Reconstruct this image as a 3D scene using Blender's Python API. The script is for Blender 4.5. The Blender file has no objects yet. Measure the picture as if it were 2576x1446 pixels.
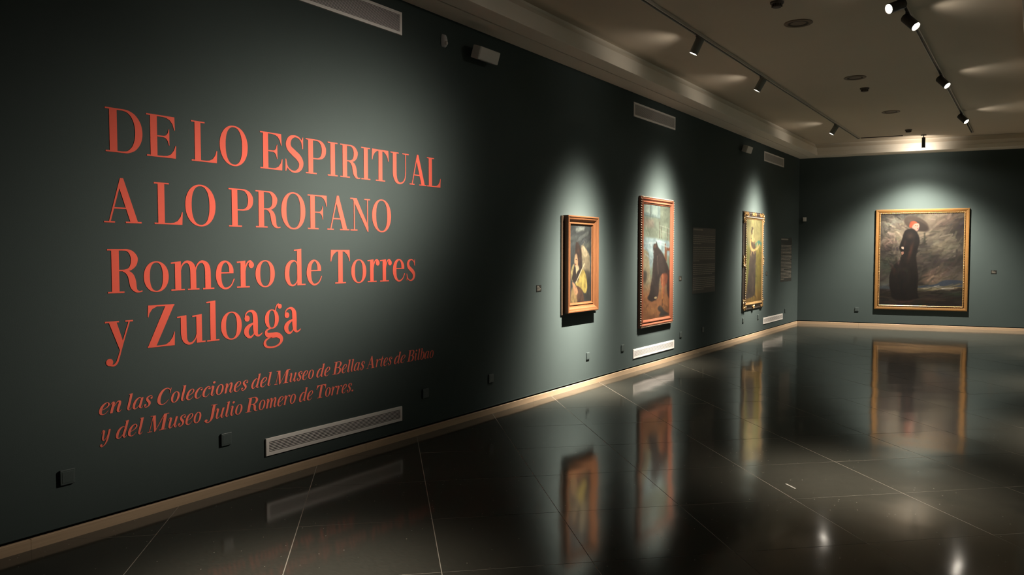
import bpy, bmesh, math, random
import numpy as np
from mathutils import Vector, Matrix, Quaternion

# ------------------------------------------------------------------ scene, camera, world, exposure
S = bpy.context.scene
COL = S.collection
random.seed(7)
PI = math.pi

F_PX = 1944.2                      # focal length in pixels of the 2576 wide frame
PITCH, YAW = 0.0446753, 0.59545    # downward tilt, heading to the left of +Y
CAM = Vector((4.3171, 0.0, 1.55))
cam_d = bpy.data.cameras.new('camera')
cam = bpy.data.objects.new('camera', cam_d)
COL.objects.link(cam)
cam_d.sensor_fit = 'HORIZONTAL'
cam_d.sensor_width = 36.0
cam_d.lens = F_PX / 2576.0 * 36.0
cam_d.clip_start = 0.02
fw = Vector((-math.sin(YAW) * math.cos(PITCH), math.cos(YAW) * math.cos(PITCH), -math.sin(PITCH)))
cam.location = CAM
cam.rotation_euler = fw.to_track_quat('-Z', 'Y').to_euler()
S.camera = cam

world = bpy.data.worlds.new('world')
S.world = world
world.use_nodes = True
world.node_tree.nodes['Background'].inputs[0].default_value = (0, 0, 0, 1)
world.node_tree.nodes['Background'].inputs[1].default_value = 0.0

S.view_settings.view_transform = 'Standard'
S.view_settings.look = 'None'
S.view_settings.gamma = 1.0
S.view_settings.use_curve_mapping = False
S.view_settings.exposure = 0.0

# lamp powers (watts) and colours, used by the lamps and added fill lights further down
P_TITLE, P_PIC, P_RIGHT, P_BACK, P_FILL = 4700.0, 7000.0, 3600.0, 2100.0, 4.5
LAMP_COL = (1.0, 0.90, 0.76)

# ------------------------------------------------------------------ geometry of the room
ZW = 3.60            # wall top / soffit
ZC = 3.85            # coffered ceiling
Y0 = 17.559          # left-back corner
BDIR = Vector((0.98442, 0.17582, 0.0))     # back wall runs this way (room is out of square)
BANG = math.atan2(BDIR.y, BDIR.x)
XR = 4.62            # right wall
YB = -3.0            # wall behind the camera
XV, YV = 7.4, 2.6    # vestibule on the right beside the camera
def yback(x): return Y0 + x * BDIR.y / BDIR.x

# ------------------------------------------------------------------ materials
def new_mat(name):
    m = bpy.data.materials.new(name); m.use_nodes = True
    nt = m.node_tree; b = nt.nodes['Principled BSDF']
    return m, nt, b
def L(c):            # sRGB 0..255 to linear
    out = []
    for v in c:
        v = v / 255.0
        out.append(v / 12.92 if v <= 0.04045 else ((v + 0.055) / 1.055) ** 2.4)
    return tuple(out)
def mat(name, col, rough=0.6, metal=0.0, spec=0.5, var=0.0, scale=8.0, bump=0.0, bscale=60.0, stretch=(1, 1, 1)):
    m, nt, b = new_mat(name)
    b.inputs['Base Color'].default_value = (*col, 1)
    b.inputs['Roughness'].default_value = rough
    b.inputs['Metallic'].default_value = metal
    b.inputs['Specular IOR Level'].default_value = spec
    tc = nt.nodes.new('ShaderNodeTexCoord')
    mp = nt.nodes.new('ShaderNodeMapping'); mp.inputs['Scale'].default_value = stretch
    nt.links.new(tc.outputs['Object'], mp.inputs[0])
    if var > 0:
        n = nt.nodes.new('ShaderNodeTexNoise'); n.inputs['Scale'].default_value = scale; n.inputs['Detail'].default_value = 5
        nt.links.new(mp.outputs[0], n.inputs['Vector'])
        mx = nt.nodes.new('ShaderNodeMix'); mx.data_type = 'RGBA'
        mx.inputs[6].default_value = (*[c * (1 - var) for c in col], 1)
        mx.inputs[7].default_value = (*[min(1, c * (1 + var)) for c in col], 1)
        nt.links.new(n.outputs['Fac'], mx.inputs[0]); nt.links.new(mx.outputs[2], b.inputs['Base Color'])
    if bump > 0:
        n2 = nt.nodes.new('ShaderNodeTexNoise'); n2.inputs['Scale'].default_value = bscale; n2.inputs['Detail'].default_value = 4
        nt.links.new(mp.outputs[0], n2.inputs['Vector'])
        bp = nt.nodes.new('ShaderNodeBump'); bp.inputs['Strength'].default_value = bump; bp.inputs['Distance'].default_value = 0.002
        nt.links.new(n2.outputs['Fac'], bp.inputs['Height']); nt.links.new(bp.outputs[0], b.inputs['Normal'])
    return m
def mat_emit(name, col, strength):
    m, nt, b = new_mat(name)
    b.inputs['Base Color'].default_value = (0.9, 0.9, 0.9, 1)
    b.inputs['Emission Color'].default_value = (*col, 1)
    b.inputs['Emission Strength'].default_value = strength
    return m

M = {}
M['wall'] = mat('wall_paint', (0.057, 0.075, 0.073), 0.85, spec=0.10, var=0.05, scale=3, bump=0.12, bscale=160)
M['ceil'] = mat('ceiling_paint', (0.60, 0.52, 0.42), 0.8, spec=0.2, var=0.03, scale=1.5)
M['cornice'] = mat('cornice_plaster', (0.82, 0.75, 0.65), 0.7, spec=0.2, var=0.03, scale=2)
M['gap'] = mat('dark_gap', (0.006, 0.006, 0.005), 0.9, spec=0.1)
M['skirt'] = mat('skirting_wood', (0.50, 0.355, 0.23), 0.5, var=0.16, scale=6, stretch=(0.5, 6, 14), bump=0.1)
M['grout'] = mat('grout', (0.34, 0.31, 0.26), 0.8, var=0.2, scale=20)
M['white'] = mat('white_enamel', (0.78, 0.735, 0.70), 0.42, var=0.03, scale=5)
M['plate'] = mat('painted_plate', (0.057, 0.074, 0.072), 0.4)
M['vinyl'] = mat('red_vinyl', (0.74, 0.110, 0.070), 0.7, spec=0.15, var=0.04, scale=40)
M['vinyl2'] = mat('red_vinyl_small', (0.80, 0.16, 0.11), 0.7, spec=0.15, var=0.04, scale=40)
M['plastic'] = mat('white_plastic', (0.60, 0.57, 0.52), 0.45)
M['plastic_grey'] = mat('grey_plastic', (0.62, 0.63, 0.64), 0.4)
M['black'] = mat('black_metal', (0.012, 0.011, 0.010), 0.45)
M['trackw'] = mat('track_aluminium', (0.58, 0.53, 0.46), 0.5)
M['lampbody'] = mat('lamp_body', (0.20, 0.20, 0.18), 0.5)
M['lampdark'] = mat('lamp_body_dark', (0.045, 0.040, 0.035), 0.5)
M['disc'] = mat('bronze_disc', (0.16, 0.11, 0.07), 0.5)
M['discdark'] = mat('dark_opening', (0.03, 0.02, 0.012), 0.7)
M['detector'] = mat('detector_plastic', (0.09, 0.07, 0.06), 0.6)
M['panel'] = mat('text_panel_vinyl', (0.034, 0.034, 0.030), 0.5)
M['ink'] = mat('text_panel_print', (0.22, 0.20, 0.165), 0.6)
M['card'] = mat('label_card', (0.018, 0.018, 0.015), 0.5)
M['lens'] = mat_emit('lamp_lens', (1.0, 0.90, 0.74), 22.0)
M['oak'] = mat('warm_wood', (0.108, 0.043, 0.017), 0.34, var=0.30, scale=7, stretch=(9, 9, 1.2), bump=0.2, bscale=30)
M['oak_dark'] = mat('dull_wood', (0.032, 0.020, 0.012), 0.45, var=0.2, scale=7)
M['redwood'] = mat('reddish_gilt_wood', (0.15, 0.050, 0.027), 0.33, var=0.2, scale=6, stretch=(8, 8, 1.2), bump=0.2, bscale=30)
M['bead'] = mat('pale_gilt_bead', (0.34, 0.25, 0.18), 0.28, metal=0.3)
M['gilt'] = mat('gilt', (0.34, 0.21, 0.09), 0.30, metal=0.55, var=0.25, scale=20, bump=0.5, bscale=90)
M['giltwood'] = mat('honey_gilt_wood', (0.20, 0.10, 0.030), 0.38, metal=0.15, var=0.2, scale=5, stretch=(1.2, 8, 8), bump=0.2, bscale=30)
M['ebony'] = mat('black_frame', (0.014, 0.010, 0.008), 0.3)
M['backing'] = mat('frame_back', (0.03, 0.022, 0.015), 0.7)
M['paper'] = mat('paper_scrap', (0.40, 0.38, 0.34), 0.7)

def floor_material():
    m, nt, b = new_mat('polished_stone')
    b.inputs['Specular IOR Level'].default_value = 0.5
    b.inputs['IOR'].default_value = 1.5
    geo = nt.nodes.new('ShaderNodeNewGeometry')
    n = nt.nodes.new('ShaderNodeTexNoise'); n.inputs['Scale'].default_value = 24; n.inputs['Detail'].default_value = 8; n.inputs['Roughness'].default_value = 0.75
    mpn = nt.nodes.new('ShaderNodeMapping'); mpn.inputs['Rotation'].default_value = (0, 0, 0.43); mpn.inputs['Scale'].default_value = (1, 5, 1)
    nt.links.new(geo.outputs['Position'], mpn.inputs[0]); nt.links.new(mpn.outputs[0], n.inputs['Vector'])
    mx = nt.nodes.new('ShaderNodeMix'); mx.data_type = 'RGBA'
    mx.inputs[6].default_value = (0.018, 0.017, 0.013, 1); mx.inputs[7].default_value = (0.086, 0.083, 0.068, 1)
    nt.links.new(n.outputs['Fac'], mx.inputs[0])
    v = nt.nodes.new('ShaderNodeTexVoronoi'); v.inputs['Scale'].default_value = 30; v.inputs['Randomness'].default_value = 1
    nt.links.new(geo.outputs['Position'], v.inputs['Vector'])
    lt = nt.nodes.new('ShaderNodeMath'); lt.operation = 'LESS_THAN'; lt.inputs[1].default_value = 0.09
    nt.links.new(v.outputs['Distance'], lt.inputs[0])
    wn = nt.nodes.new('ShaderNodeSeparateColor'); nt.links.new(v.outputs['Color'], wn.inputs[0])
    gt = nt.nodes.new('ShaderNodeMath'); gt.operation = 'GREATER_THAN'; gt.inputs[1].default_value = 0.8
    nt.links.new(wn.outputs[0], gt.inputs[0])
    mu = nt.nodes.new('ShaderNodeMath'); mu.operation = 'MULTIPLY'
    nt.links.new(lt.outputs[0], mu.inputs[0]); nt.links.new(gt.outputs[0], mu.inputs[1])
    mx2 = nt.nodes.new('ShaderNodeMix'); mx2.data_type = 'RGBA'; mx2.inputs[7].default_value = (0.35, 0.33, 0.28, 1)
    nt.links.new(mu.outputs[0], mx2.inputs[0]); nt.links.new(mx.outputs[2], mx2.inputs[6])
    nt.links.new(mx2.outputs[2], b.inputs['Base Color'])
    r = nt.nodes.new('ShaderNodeMapRange'); r.inputs[3].default_value = 0.07; r.inputs[4].default_value = 0.13
    nt.links.new(n.outputs['Fac'], r.inputs[0]); nt.links.new(r.outputs[0], b.inputs['Roughness'])
    n2 = nt.nodes.new('ShaderNodeTexNoise'); n2.inputs['Scale'].default_value = 1.3; n2.inputs['Detail'].default_value = 1.5
    nt.links.new(geo.outputs['Position'], n2.inputs['Vector'])
    bp = nt.nodes.new('ShaderNodeBump'); bp.inputs['Strength'].default_value = 1.0; bp.inputs['Distance'].default_value = 0.0045
    nt.links.new(n2.outputs['Fac'], bp.inputs['Height']); nt.links.new(bp.outputs[0], b.inputs['Normal'])
    return m
M['tile'] = floor_material()

def canvas_material():
    m, nt, b = new_mat('oil_paint')
    at = nt.nodes.new('ShaderNodeAttribute'); at.attribute_name = 'paint'
    nt.links.new(at.outputs['Color'], b.inputs['Base Color'])
    b.inputs['Roughness'].default_value = 0.55
    b.inputs['Specular IOR Level'].default_value = 0.25
    tc = nt.nodes.new('ShaderNodeTexCoord')
    n = nt.nodes.new('ShaderNodeTexNoise'); n.inputs['Scale'].default_value = 90; n.inputs['Detail'].default_value = 3
    nt.links.new(tc.outputs['Object'], n.inputs['Vector'])
    bp = nt.nodes.new('ShaderNodeBump'); bp.inputs['Strength'].default_value = 0.25; bp.inputs['Distance'].default_value = 0.001
    nt.links.new(n.outputs['Fac'], bp.inputs['Height']); nt.links.new(bp.outputs[0], b.inputs['Normal'])
    return m
M['canvas'] = canvas_material()

# ------------------------------------------------------------------ helpers
def link(name, me, m=None, parent=None):
    o = bpy.data.objects.new(name, me); COL.objects.link(o)
    if m is not None and me is not None: me.materials.append(m)
    if parent is not None: o.parent = parent
    return o
def obj(name, bm, m, parent=None, smooth=False, recalc=True):
    if recalc: bmesh.ops.recalc_face_normals(bm, faces=bm.faces)
    me = bpy.data.meshes.new(name); bm.to_mesh(me); bm.free()
    if smooth:
        for p in me.polygons: p.use_smooth = True
    return link(name, me, m, parent)
def tag(o, label, cat, group=None):
    o['label'] = label; o['category'] = cat
    if group: o['group'] = group
    return o
def thing(name, label, cat, loc=(0, 0, 0), rotz=0.0, group=None):
    o = bpy.data.objects.new(name, None); COL.objects.link(o)
    o.empty_display_size = 0.1
    o.location = loc; o.rotation_euler = (0, 0, rotz)
    return tag(o, label, cat, group)
def struct(o):
    o['kind'] = 'structure'; return o
def dup(root, loc, rotz, label, group=None):
    r = root.copy(); COL.objects.link(r); r.location = loc; r.rotation_euler = (0, 0, rotz); r['label'] = label
    if group: r['group'] = group
    for ch in list(root.children):
        c = ch.copy(); COL.objects.link(c); c.parent = r
        for g in ch.children:
            d = g.copy(); COL.objects.link(d); d.parent = c
    return r
def box(bm, x0, x1, y0, y1, z0, z1):
    v = [bm.verts.new(p) for p in ((x0, y0, z0), (x1, y0, z0), (x1, y1, z0), (x0, y1, z0), (x0, y0, z1), (x1, y0, z1), (x1, y1, z1), (x0, y1, z1))]
    for f in ((0, 3, 2, 1), (4, 5, 6, 7), (0, 1, 5, 4), (1, 2, 6, 5), (2, 3, 7, 6), (3, 0, 4, 7)):
        bm.faces.new([v[i] for i in f])
    return v
def bevel(bm, w, seg=2):
    bmesh.ops.bevel(bm, geom=list(bm.edges), offset=w, segments=seg, profile=0.5, affect='EDGES')
def prism(bm, poly, z0, z1):
    a = [bm.verts.new((x, y, z0)) for x, y in poly]; b = [bm.verts.new((x, y, z1)) for x, y in poly]
    n = len(poly); bm.faces.new(a[::-1]); bm.faces.new(b)
    for i in range(n): bm.faces.new((a[i], a[(i + 1) % n], b[(i + 1) % n], b[i]))
def lathe(bm, prof, seg=32, mtx=None):
    """prof: (radius, height) pairs along local z"""
    rings = []
    for r, h in prof:
        if r < 1e-6: rings.append([bm.verts.new((0, 0, h))])
        else: rings.append([bm.verts.new((r * math.cos(2 * PI * i / seg), r * math.sin(2 * PI * i / seg), h)) for i in range(seg)])
    for a, b in zip(rings, rings[1:]):
        for i in range(seg):
            j = (i + 1) % seg
            if len(a) == 1 and len(b) == 1: continue
            if len(a) == 1: bm.faces.new((a[0], b[i], b[j]))
            elif len(b) == 1: bm.faces.new((a[i], a[j], b[0]))
            else: bm.faces.new((a[i], a[j], b[j], b[i]))
    if mtx is not None:
        vs = [v for r in rings for v in r]
        bmesh.ops.transform(bm, matrix=mtx, verts=vs)

# wall frames: local x runs along the wall, local -y points into the room, z up
LROT = PI / 2
def on_left(y, z=0.0, out=0.0): return (out, y, z)
def on_back(s, z=0.0, out=0.0):
    n = Vector((BDIR.y, -BDIR.x, 0))
    p = Vector((0, Y0, 0)) + BDIR * s + n * out
    return (p.x, p.y, z)

# ------------------------------------------------------------------ floor: slab with individually laid tiles
ROOM = [(0, YB), (XV, YB), (XV, YV), (XR, YV), (XR, yback(XR)), (0, Y0)]
bm = bmesh.new(); prism(bm, [(x, y) for x, y in ROOM], -0.08, -0.0004)
floor = struct(obj('floor', bm, M['grout']))

def clip_half(poly, nx, ny, k):
    out = []
    for i in range(len(poly)):
        a, b = poly[i], poly[(i + 1) % len(poly)]
        da, db = a[0] * nx + a[1] * ny - k, b[0] * nx + b[1] * ny - k
        if da <= 0: out.append(a)
        if (da < 0 < db) or (db < 0 < da):
            t = da / (da - db); out.append((a[0] + (b[0] - a[0]) * t, a[1] + (b[1] - a[1]) * t))
    return out
Rv = (math.cos(YAW), math.sin(YAW)); Fv = (-math.sin(YAW), math.cos(YAW))
ta = 0.16432; TS = 0.7577
def cw(x, y): return (CAM.x + Rv[0] * x + Fv[0] * y, CAM.y + Rv[1] * x + Fv[1] * y)
T0 = cw(1.77655, 4.81022)
iu = (Rv[0] * math.cos(ta) + Fv[0] * math.sin(ta), Rv[1] * math.cos(ta) + Fv[1] * math.sin(ta))
ju = (Rv[0] * math.sin(ta) - Fv[0] * math.cos(ta), Rv[1] * math.sin(ta) - Fv[1] * math.cos(ta))
GAP = 0.0022
tile_me = None
TILES = 0
def area(p): return abs(sum(p[i][0] * p[(i + 1) % len(p)][1] - p[(i + 1) % len(p)][0] * p[i][1] for i in range(len(p)))) / 2
for i in range(-40, 41):
    for j in range(-40, 41):
        c = (T0[0] + iu[0] * (i + .5) * TS + ju[0] * (j + .5) * TS, T0[1] + iu[1] * (i + .5) * TS + ju[1] * (j + .5) * TS)
        if not (-1 < c[0] < XV + 1 and YB - 1 < c[1] < 20): continue
        h = TS / 2 - GAP
        sq = [(c[0] + iu[0] * a * h + ju[0] * b_ * h, c[1] + iu[1] * a * h + ju[1] * b_ * h) for a, b_ in ((-1, -1), (1, -1), (1, 1), (-1, 1))]
        pieces = []
        p = clip_half(sq, -1, 0, 0)                                   # main room
        if p: p = clip_half(p, 1, 0, XR)
        if p: p = clip_half(p, 0, -1, -YB)
        if p: p = clip_half(p, -BDIR.y, BDIR.x, BDIR.x * Y0)
        if len(p) > 2 and area(p) > 0.002: pieces.append(p)
        q = clip_half(sq, -1, 0, -XR)                                 # vestibule
        if q: q = clip_half(q, 1, 0, XV)
        if q: q = clip_half(q, 0, -1, -YB)
        if q: q = clip_half(q, 0, 1, YV)
        if len(q) > 2 and area(q) > 0.002 and c[1] > -1.6: pieces.append(q)
        elif len(q) > 2 and area(q) > 0.002: pieces.append(q)
        for p in pieces:
            cx = sum(a[0] for a in p) / len(p); cy = sum(a[1] for a in p) / len(p)
            bm = bmesh.new(); prism(bm, [(a[0] - cx, a[1] - cy) for a in p], -0.012, 0.0006)
            o = obj('tile', bm, M['tile'], floor)
            o.location = (cx, cy, 0.0)
            o.rotation_euler = (random.gauss(0, 0.0006), random.gauss(0, 0.0006), 0)
            TILES += 1
print('tiles', TILES)

# ------------------------------------------------------------------ walls
ZL = 0.076           # bottom edge of the wall lining, above the skirting
def wall_box(name, x0, x1, y0, y1, z0=ZL, z1=4.2):
    bm = bmesh.new(); box(bm, x0, x1, y0, y1, z0, z1); return struct(obj(name, bm, M['wall']))
wall_box('wall_left', -0.15, 0.0, YB - 0.15, Y0 + 0.1)
bm = bmesh.new(); box(bm, 0.0, 5.2, 0.0, 0.15, ZL, 4.2)
wb = struct(obj('wall_back', bm, M['wall'])); wb.location = (0, Y0, 0); wb.rotation_euler = (0, 0, BANG)
wall_box('wall_right', XR, XR + 0.15, YV, yback(XR) + 0.15)
wall_box('wall_front', -0.15, XV + 0.15, YB - 0.15, YB)
wall_box('wall_passage', XR + 0.15, XV + 0.15, YV, YV + 0.15)
wall_box('wall_passage_side', XV, XV + 0.15, YB, YV)
# dark recess behind the skirting
def recess(name, x0, x1, y0, y1):
    bm = bmesh.new(); box(bm, x0, x1, y0, y1, -0.01, ZL - 0.001); return bm
bm = bmesh.new(); box(bm, -0.12, -0.012, YB - 0.1, Y0 + 0.05, -0.01, ZL - 0.001)
trim_l = struct(obj('trim_1', bm, M['gap']))
bm = bmesh.new(); box(bm, 0.0, 5.1, 0.012, 0.12, -0.01, ZL - 0.001)
trim_b = struct(obj('trim_2', bm, M['gap'])); trim_b.location = (0, Y0, 0); trim_b.rotation_euler = (0, 0, BANG)
bm = bmesh.new(); box(bm, XR + 0.012, XR + 0.12, YV + 0.02, yback(XR) + 0.1, -0.01, ZL - 0.001)
struct(obj('trim_3', bm, M['gap']))
bm = bmesh.new(); box(bm, -0.1, XV + 0.1, YB - 0.12, YB - 0.012, -0.01, ZL - 0.001)
struct(obj('trim_4', bm, M['gap']))
bm = bmesh.new(); box(bm, XR + 0.03, XV + 0.1, YV + 0.012, YV + 0.12, -0.01, ZL - 0.001); box(bm, XV + 0.012, XV + 0.12, YB, YV, -0.01, ZL - 0.001)
struct(obj('trim_5', bm, M['gap']))

# skirting boards: plank after plank, with thin joints
def skirting(name, loc, rot, length, step, start=0.0, depth=0.011):
    e = bpy.data.objects.new(name, None); COL.objects.link(e); e.location = loc; e.rotation_euler = (0, 0, rot); e['kind'] = 'structure'
    u = start; first = True
    while u < length - 0.01:
        w = min(step, length - u)
        bm = bmesh.new(); box(bm, u + 0.0006, u + w - 0.0006, -depth, 0.0125, 0.0, 0.056)
        bmesh.ops.bevel(bm, geom=[ed for ed in bm.edges if all(v.co.z > 0.05 for v in ed.verts)], offset=0.0018, segments=1, affect='EDGES')
        obj('plank', bm, M['skirt'], e); u += w
    return e
skirting('baseboard_left', (0, YB, 0), LROT, Y0 - YB - 0.01, 2.44)
skirting('baseboard_back', (0.013, Y0, 0), BANG, 4.65, 1.22)
skirting('baseboard_right', (XR, yback(XR) - 0.03, 0), -LROT, yback(XR) - YV - 0.05, 2.44)
skirting('baseboard_front', (XV, YB, 0), PI, XV, 2.44)

# bottom lip of the lining, painted like the wall
bm = bmesh.new(); box(bm, YB, Y0, -0.005, 0.006, ZL - 0.003, ZL + 0.004)
t = struct(obj('trim_6', bm, M['wall'])); t.rotation_euler = (0, 0, LROT); t.location = (0, 0, 0)
bm = bmesh.new(); box(bm, 0.006, 4.6, -0.005, 0.006, ZL - 0.003, ZL + 0.004)
t = struct(obj('trim_7', bm, M['wall'])); t.location = (0, Y0, 0); t.rotation_euler = (0, 0, BANG)

# ------------------------------------------------------------------ ceiling with stepped coffer border
bm = bmesh.new(); prism(bm, [(-0.1, YB - 0.1), (XV + 0.1, YB - 0.1), (XV + 0.1, YV + 0.1), (XR + 0.1, YV + 0.1), (XR + 0.1, yback(XR + 0.1) + 0.1), (-0.1, yback(-0.1) + 0.1)], ZC, ZC + 0.1)
struct(obj('ceiling', bm, M['ceil']))
# cornice cross-section: (distance from the wall, height)
PROF = [(-0.02, ZW), (0.236, ZW), (0.236, ZW + 0.03), (0.254, ZW + 0.03), (0.254, ZW), (0.447, ZW), (0.450, ZW + 0.003), (0.450, 3.676),
        (0.437, 3.679), (0.437, 3.758), (0.432, 3.762), (0.405, 3.80), (0.392, 3.825), (0.388, ZC + 0.01), (-0.02, ZC + 0.01)]
def miter(a, b, c):
    """offset direction at b of the polyline a-b-c for unit distance to the right (room) side"""
    d1 = (Vector(b) - Vector(a)).normalized(); d2 = (Vector(c) - Vector(b)).normalized()
    n1 = Vector((d1.y, -d1.x)); n2 = Vector((d2.y, -d2.x)); m = (n1 + n2); m /= m.dot(n1)
    return m
path = [(0, YB), (0, Y0), (XR, yback(XR)), (XR, YV)]
offs = []
for k, p in enumerate(path):
    if k == 0: offs.append(Vector((1, 0)))
    elif k == len(path) - 1: offs.append(Vector((-1, 0)))
    else: offs.append(miter(path[k - 1], p, path[k + 1]))
for k in range(3):
    bm = bmesh.new()
    rings = []
    for q in (k, k + 1):
        rings.append([bm.verts.new((path[q][0] + offs[q].x * d, path[q][1] + offs[q].y * d, z)) for d, z in PROF])
    n = len(PROF)
    for i in range(n): bm.faces.new((rings[0][i], rings[0][(i + 1) % n], rings[1][(i + 1) % n], rings[1][i]))
    bm.faces.new(rings[0]); bm.faces.new(rings[1][::-1])
    struct(obj('trim_%d' % (8 + k), bm, M['cornice']))

# ------------------------------------------------------------------ lettering: a condensed modern serif drawn glyph by glyph
H = 0.034
def catmull(P, closed=False, n=7):
    P = [np.array(p, float) for p in P]; out = []
    m = len(P); rng = range(m) if closed else range(m - 1)
    for i in rng:
        p1, p2 = P[i], P[(i + 1) % m]
        p0 = P[(i - 1) % m] if (closed or i > 0) else 2 * p1 - p2
        p3 = P[(i + 2) % m] if (closed or i + 2 < m) else 2 * p2 - p1
        for k in range(n):
            t = k / n
            out.append(0.5 * ((2 * p1) + (-p0 + p2) * t + (2 * p0 - 5 * p1 + 4 * p2 - p3) * t * t + (-p0 + 3 * p1 - 3 * p2 + p3) * t ** 3))
    if not closed: out.append(P[-1])
    return out
def R(x0, x1, y0, y1): return ('poly', [(x0, y0), (x1, y0), (x1, y1), (x0, y1)])
def Pg(*pts): return ('poly', list(pts))
def St(*nodes):
    c = catmull(nodes); L_, R_ = [], []
    for i, p in enumerate(c):
        a = c[max(i - 1, 0)]; b = c[min(i + 1, len(c) - 1)]
        t = np.array([b[0] - a[0], b[1] - a[1]]); t /= (np.hypot(*t) + 1e-9)
        w = max(p[2], 0.012) / 2
        L_.append((p[0] - t[1] * w, p[1] + t[0] * w)); R_.append((p[0] + t[1] * w, p[1] - t[0] * w))
    return ('strip', L_, R_, False)
def Ring(cx, cy, rx, ry, ix, iy, e=2.1, ie=2.35, n=48):
    def se(a, rx, ry, e):
        c, s = math.cos(a), math.sin(a)
        return (cx + rx * math.copysign(abs(c) ** (2 / e), c), cy + ry * math.copysign(abs(s) ** (2 / e), s))
    A = [se(2 * PI * k / n, rx, ry, e) for k in range(n)]; B = [se(2 * PI * k / n, ix, iy, ie) for k in range(n)]
    return ('strip', A, B, True)
def Ball(cx, cy, r, ry=None): return ('poly', [(cx + r * math.cos(2 * PI * k / 20), cy + (ry or r) * math.sin(2 * PI * k / 20)) for k in range(20)])
def sh(parts, dx, sx=1.0, sy=1.0):
    out = []
    for p in parts:
        if p[0] == 'poly': out.append(('poly', [(x * sx + dx, y * sy) for x, y in p[1]]))
        else: out.append(('strip', [(x * sx + dx, y * sy) for x, y in p[1]], [(x * sx + dx, y * sy) for x, y in p[2]], p[3]))
    return out
G = {}
G['D'] = [R(.095, .27, 0, 1), R(0, .42, 0, H), R(0, .42, 1 - H, 1),
          St((.40, 1 - H / 2, H), (.52, .965, .055), (.66, .87, .11), (.755, .70, .16), (.785, .5, .175), (.755, .30, .16), (.66, .13, .11), (.52, .035, .055), (.40, H / 2, H))]
beakT = lambda x: Pg((x - .30, 1), (x, 1), (x + .01, .68), (x - .01, .68), (x - .05, .82), (x - .12, .91), (x - .21, 1 - H - .012), (x - .30, 1 - H))
beakB = lambda x: Pg((x - .33, 0), (x - .015, 0), (x, .31), (x - .02, .31), (x - .06, .19), (x - .14, .09), (x - .23, H + .012), (x - .33, H))
mid = lambda x: Pg((.27, .485), (x - .13, .482), (x - .075, .455), (x - .035, .40), (x - .01, .30), (x + .005, .30), (x + .005, .69), (x - .01, .69), (x - .035, .59), (x - .075, .54), (x - .13, .517), (.27, .515))
G['E'] = [R(.095, .265, 0, 1), R(0, .44, 1 - H, 1), R(0, .44, 0, H), beakT(.715), beakB(.75), mid(.57)]
G['F'] = [R(.095, .265, 0, 1), R(0, .46, 1 - H, 1), R(0, .40, 0, H), beakT(.72), mid(.57)]
G['L'] = [R(.095, .265, 0, 1), R(0, .385, 1 - H, 1), R(0, .44, 0, H), beakB(.74)]
G['O'] = [Ring(.425, .5, .425, .525, .250, .485)]
G['S'] = [St((.59, .73, .015), (.565, .86, .03), (.48, .965, .045), (.34, 1.0, .055), (.19, .935, .115), (.12, .79, .15), (.155, .65, .165), (.30, .53, .18), (.46, .41, .18), (.545, .26, .15), (.50, .10, .11), (.36, .005, .06), (.21, .02, .045), (.09, .12, .03), (.045, .27, .015)),
          Pg((.555, .90), (.60, 1.0), (.62, 1.0), (.61, .67), (.585, .67), (.565, .80)), Pg((.085, .11), (.04, .0), (.015, .0), (.02, .34), (.045, .34), (.07, .22))]
G['P'] = [R(.095, .27, 0, 1), R(0, .40, 0, H), R(0, .44, 1 - H, 1),
          St((.40, 1 - H / 2, H), (.50, .97, .05), (.61, .90, .11), (.675, .79, .155), (.685, .70, .16), (.665, .60, .15), (.60, .51, .10), (.49, .455, .045), (.38, .445, H), (.26, .445, H))]
G['R'] = [R(.095, .27, 0, 1), R(0, .385, 0, H), R(0, .40, 1 - H, 1),
          St((.36, 1 - H / 2, H), (.47, .975, .05), (.57, .91, .11), (.63, .81, .16), (.635, .74, .165), (.61, .645, .14), (.53, .55, .08), (.42, .515, .04), (.26, .51, H)),
          St((.36, .505, .035), (.45, .475, .08), (.54, .39, .14), (.58, .27, .165), (.605, .14, .15), (.66, .045, .085), (.74, .012, .035), (.82, .025, .03))]
G['I'] = [R(.11, .285, 0, 1), R(0, .39, 0, H), R(0, .39, 1 - H, 1)]
_b = Pg((.015, 1), (.34, 1), (.34, 1 - H), (.22, .945), (.12, .87), (.055, .77), (.025, .66), (0, .66))
G['T'] = [R(.30, .475, 0, 1), R(.175, .60, 0, H), R(.015, .755, 1 - H, 1), _b, Pg(*[(.77 - x, y) for x, y in _b[1]])]
G['U'] = [St((.195, 1, .175), (.195, .7, .175), (.195, .36, .175), (.215, .20, .165), (.29, .06, .115), (.43, .0, .055), (.59, .045, .045), (.69, .17, .038), (.722, .36, .036), (.725, .7, .036), (.725, 1, .036)), R(0, .39, 1 - H, 1), R(.57, .88, 1 - H, 1)]
G['A'] = [Pg((.385, 1.03), (.105, 0), (.145, 0), (.385, .86)), Pg((.385, 1.03), (.46, 1.03), (.80, 0), (.62, 0), (.345, .86)), R(.225, .56, .32, .32 + H), R(0, .25, 0, H), R(.50, .88, 0, H)]
G['N'] = [R(.145, .182, 0, .95), Pg((.08, 1), (.27, 1), (.765, .14), (.765, -.03), (.735, -.03), (.15, .90)), R(0, .20, 1 - H, 1), R(0, .29, 0, H), R(.715, .752, .0, 1), R(.60, .85, 1 - H, 1)]
G['Z'] = [Pg((.47, .98), (.70, 1), (.215, .02), (0, 0)), R(.05, .70, 1 - H, 1), Pg((.03, 1), (.30, 1), (.24, 1 - H - .005), (.13, .91), (.06, .81), (.035, .72), (.015, .72)),
          R(0, .50, 0, H), Pg((.36, 0), (.69, 0), (.70, .33), (.685, .33), (.64, .20), (.56, .10), (.46, H + .005), (.36, H))]
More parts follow.
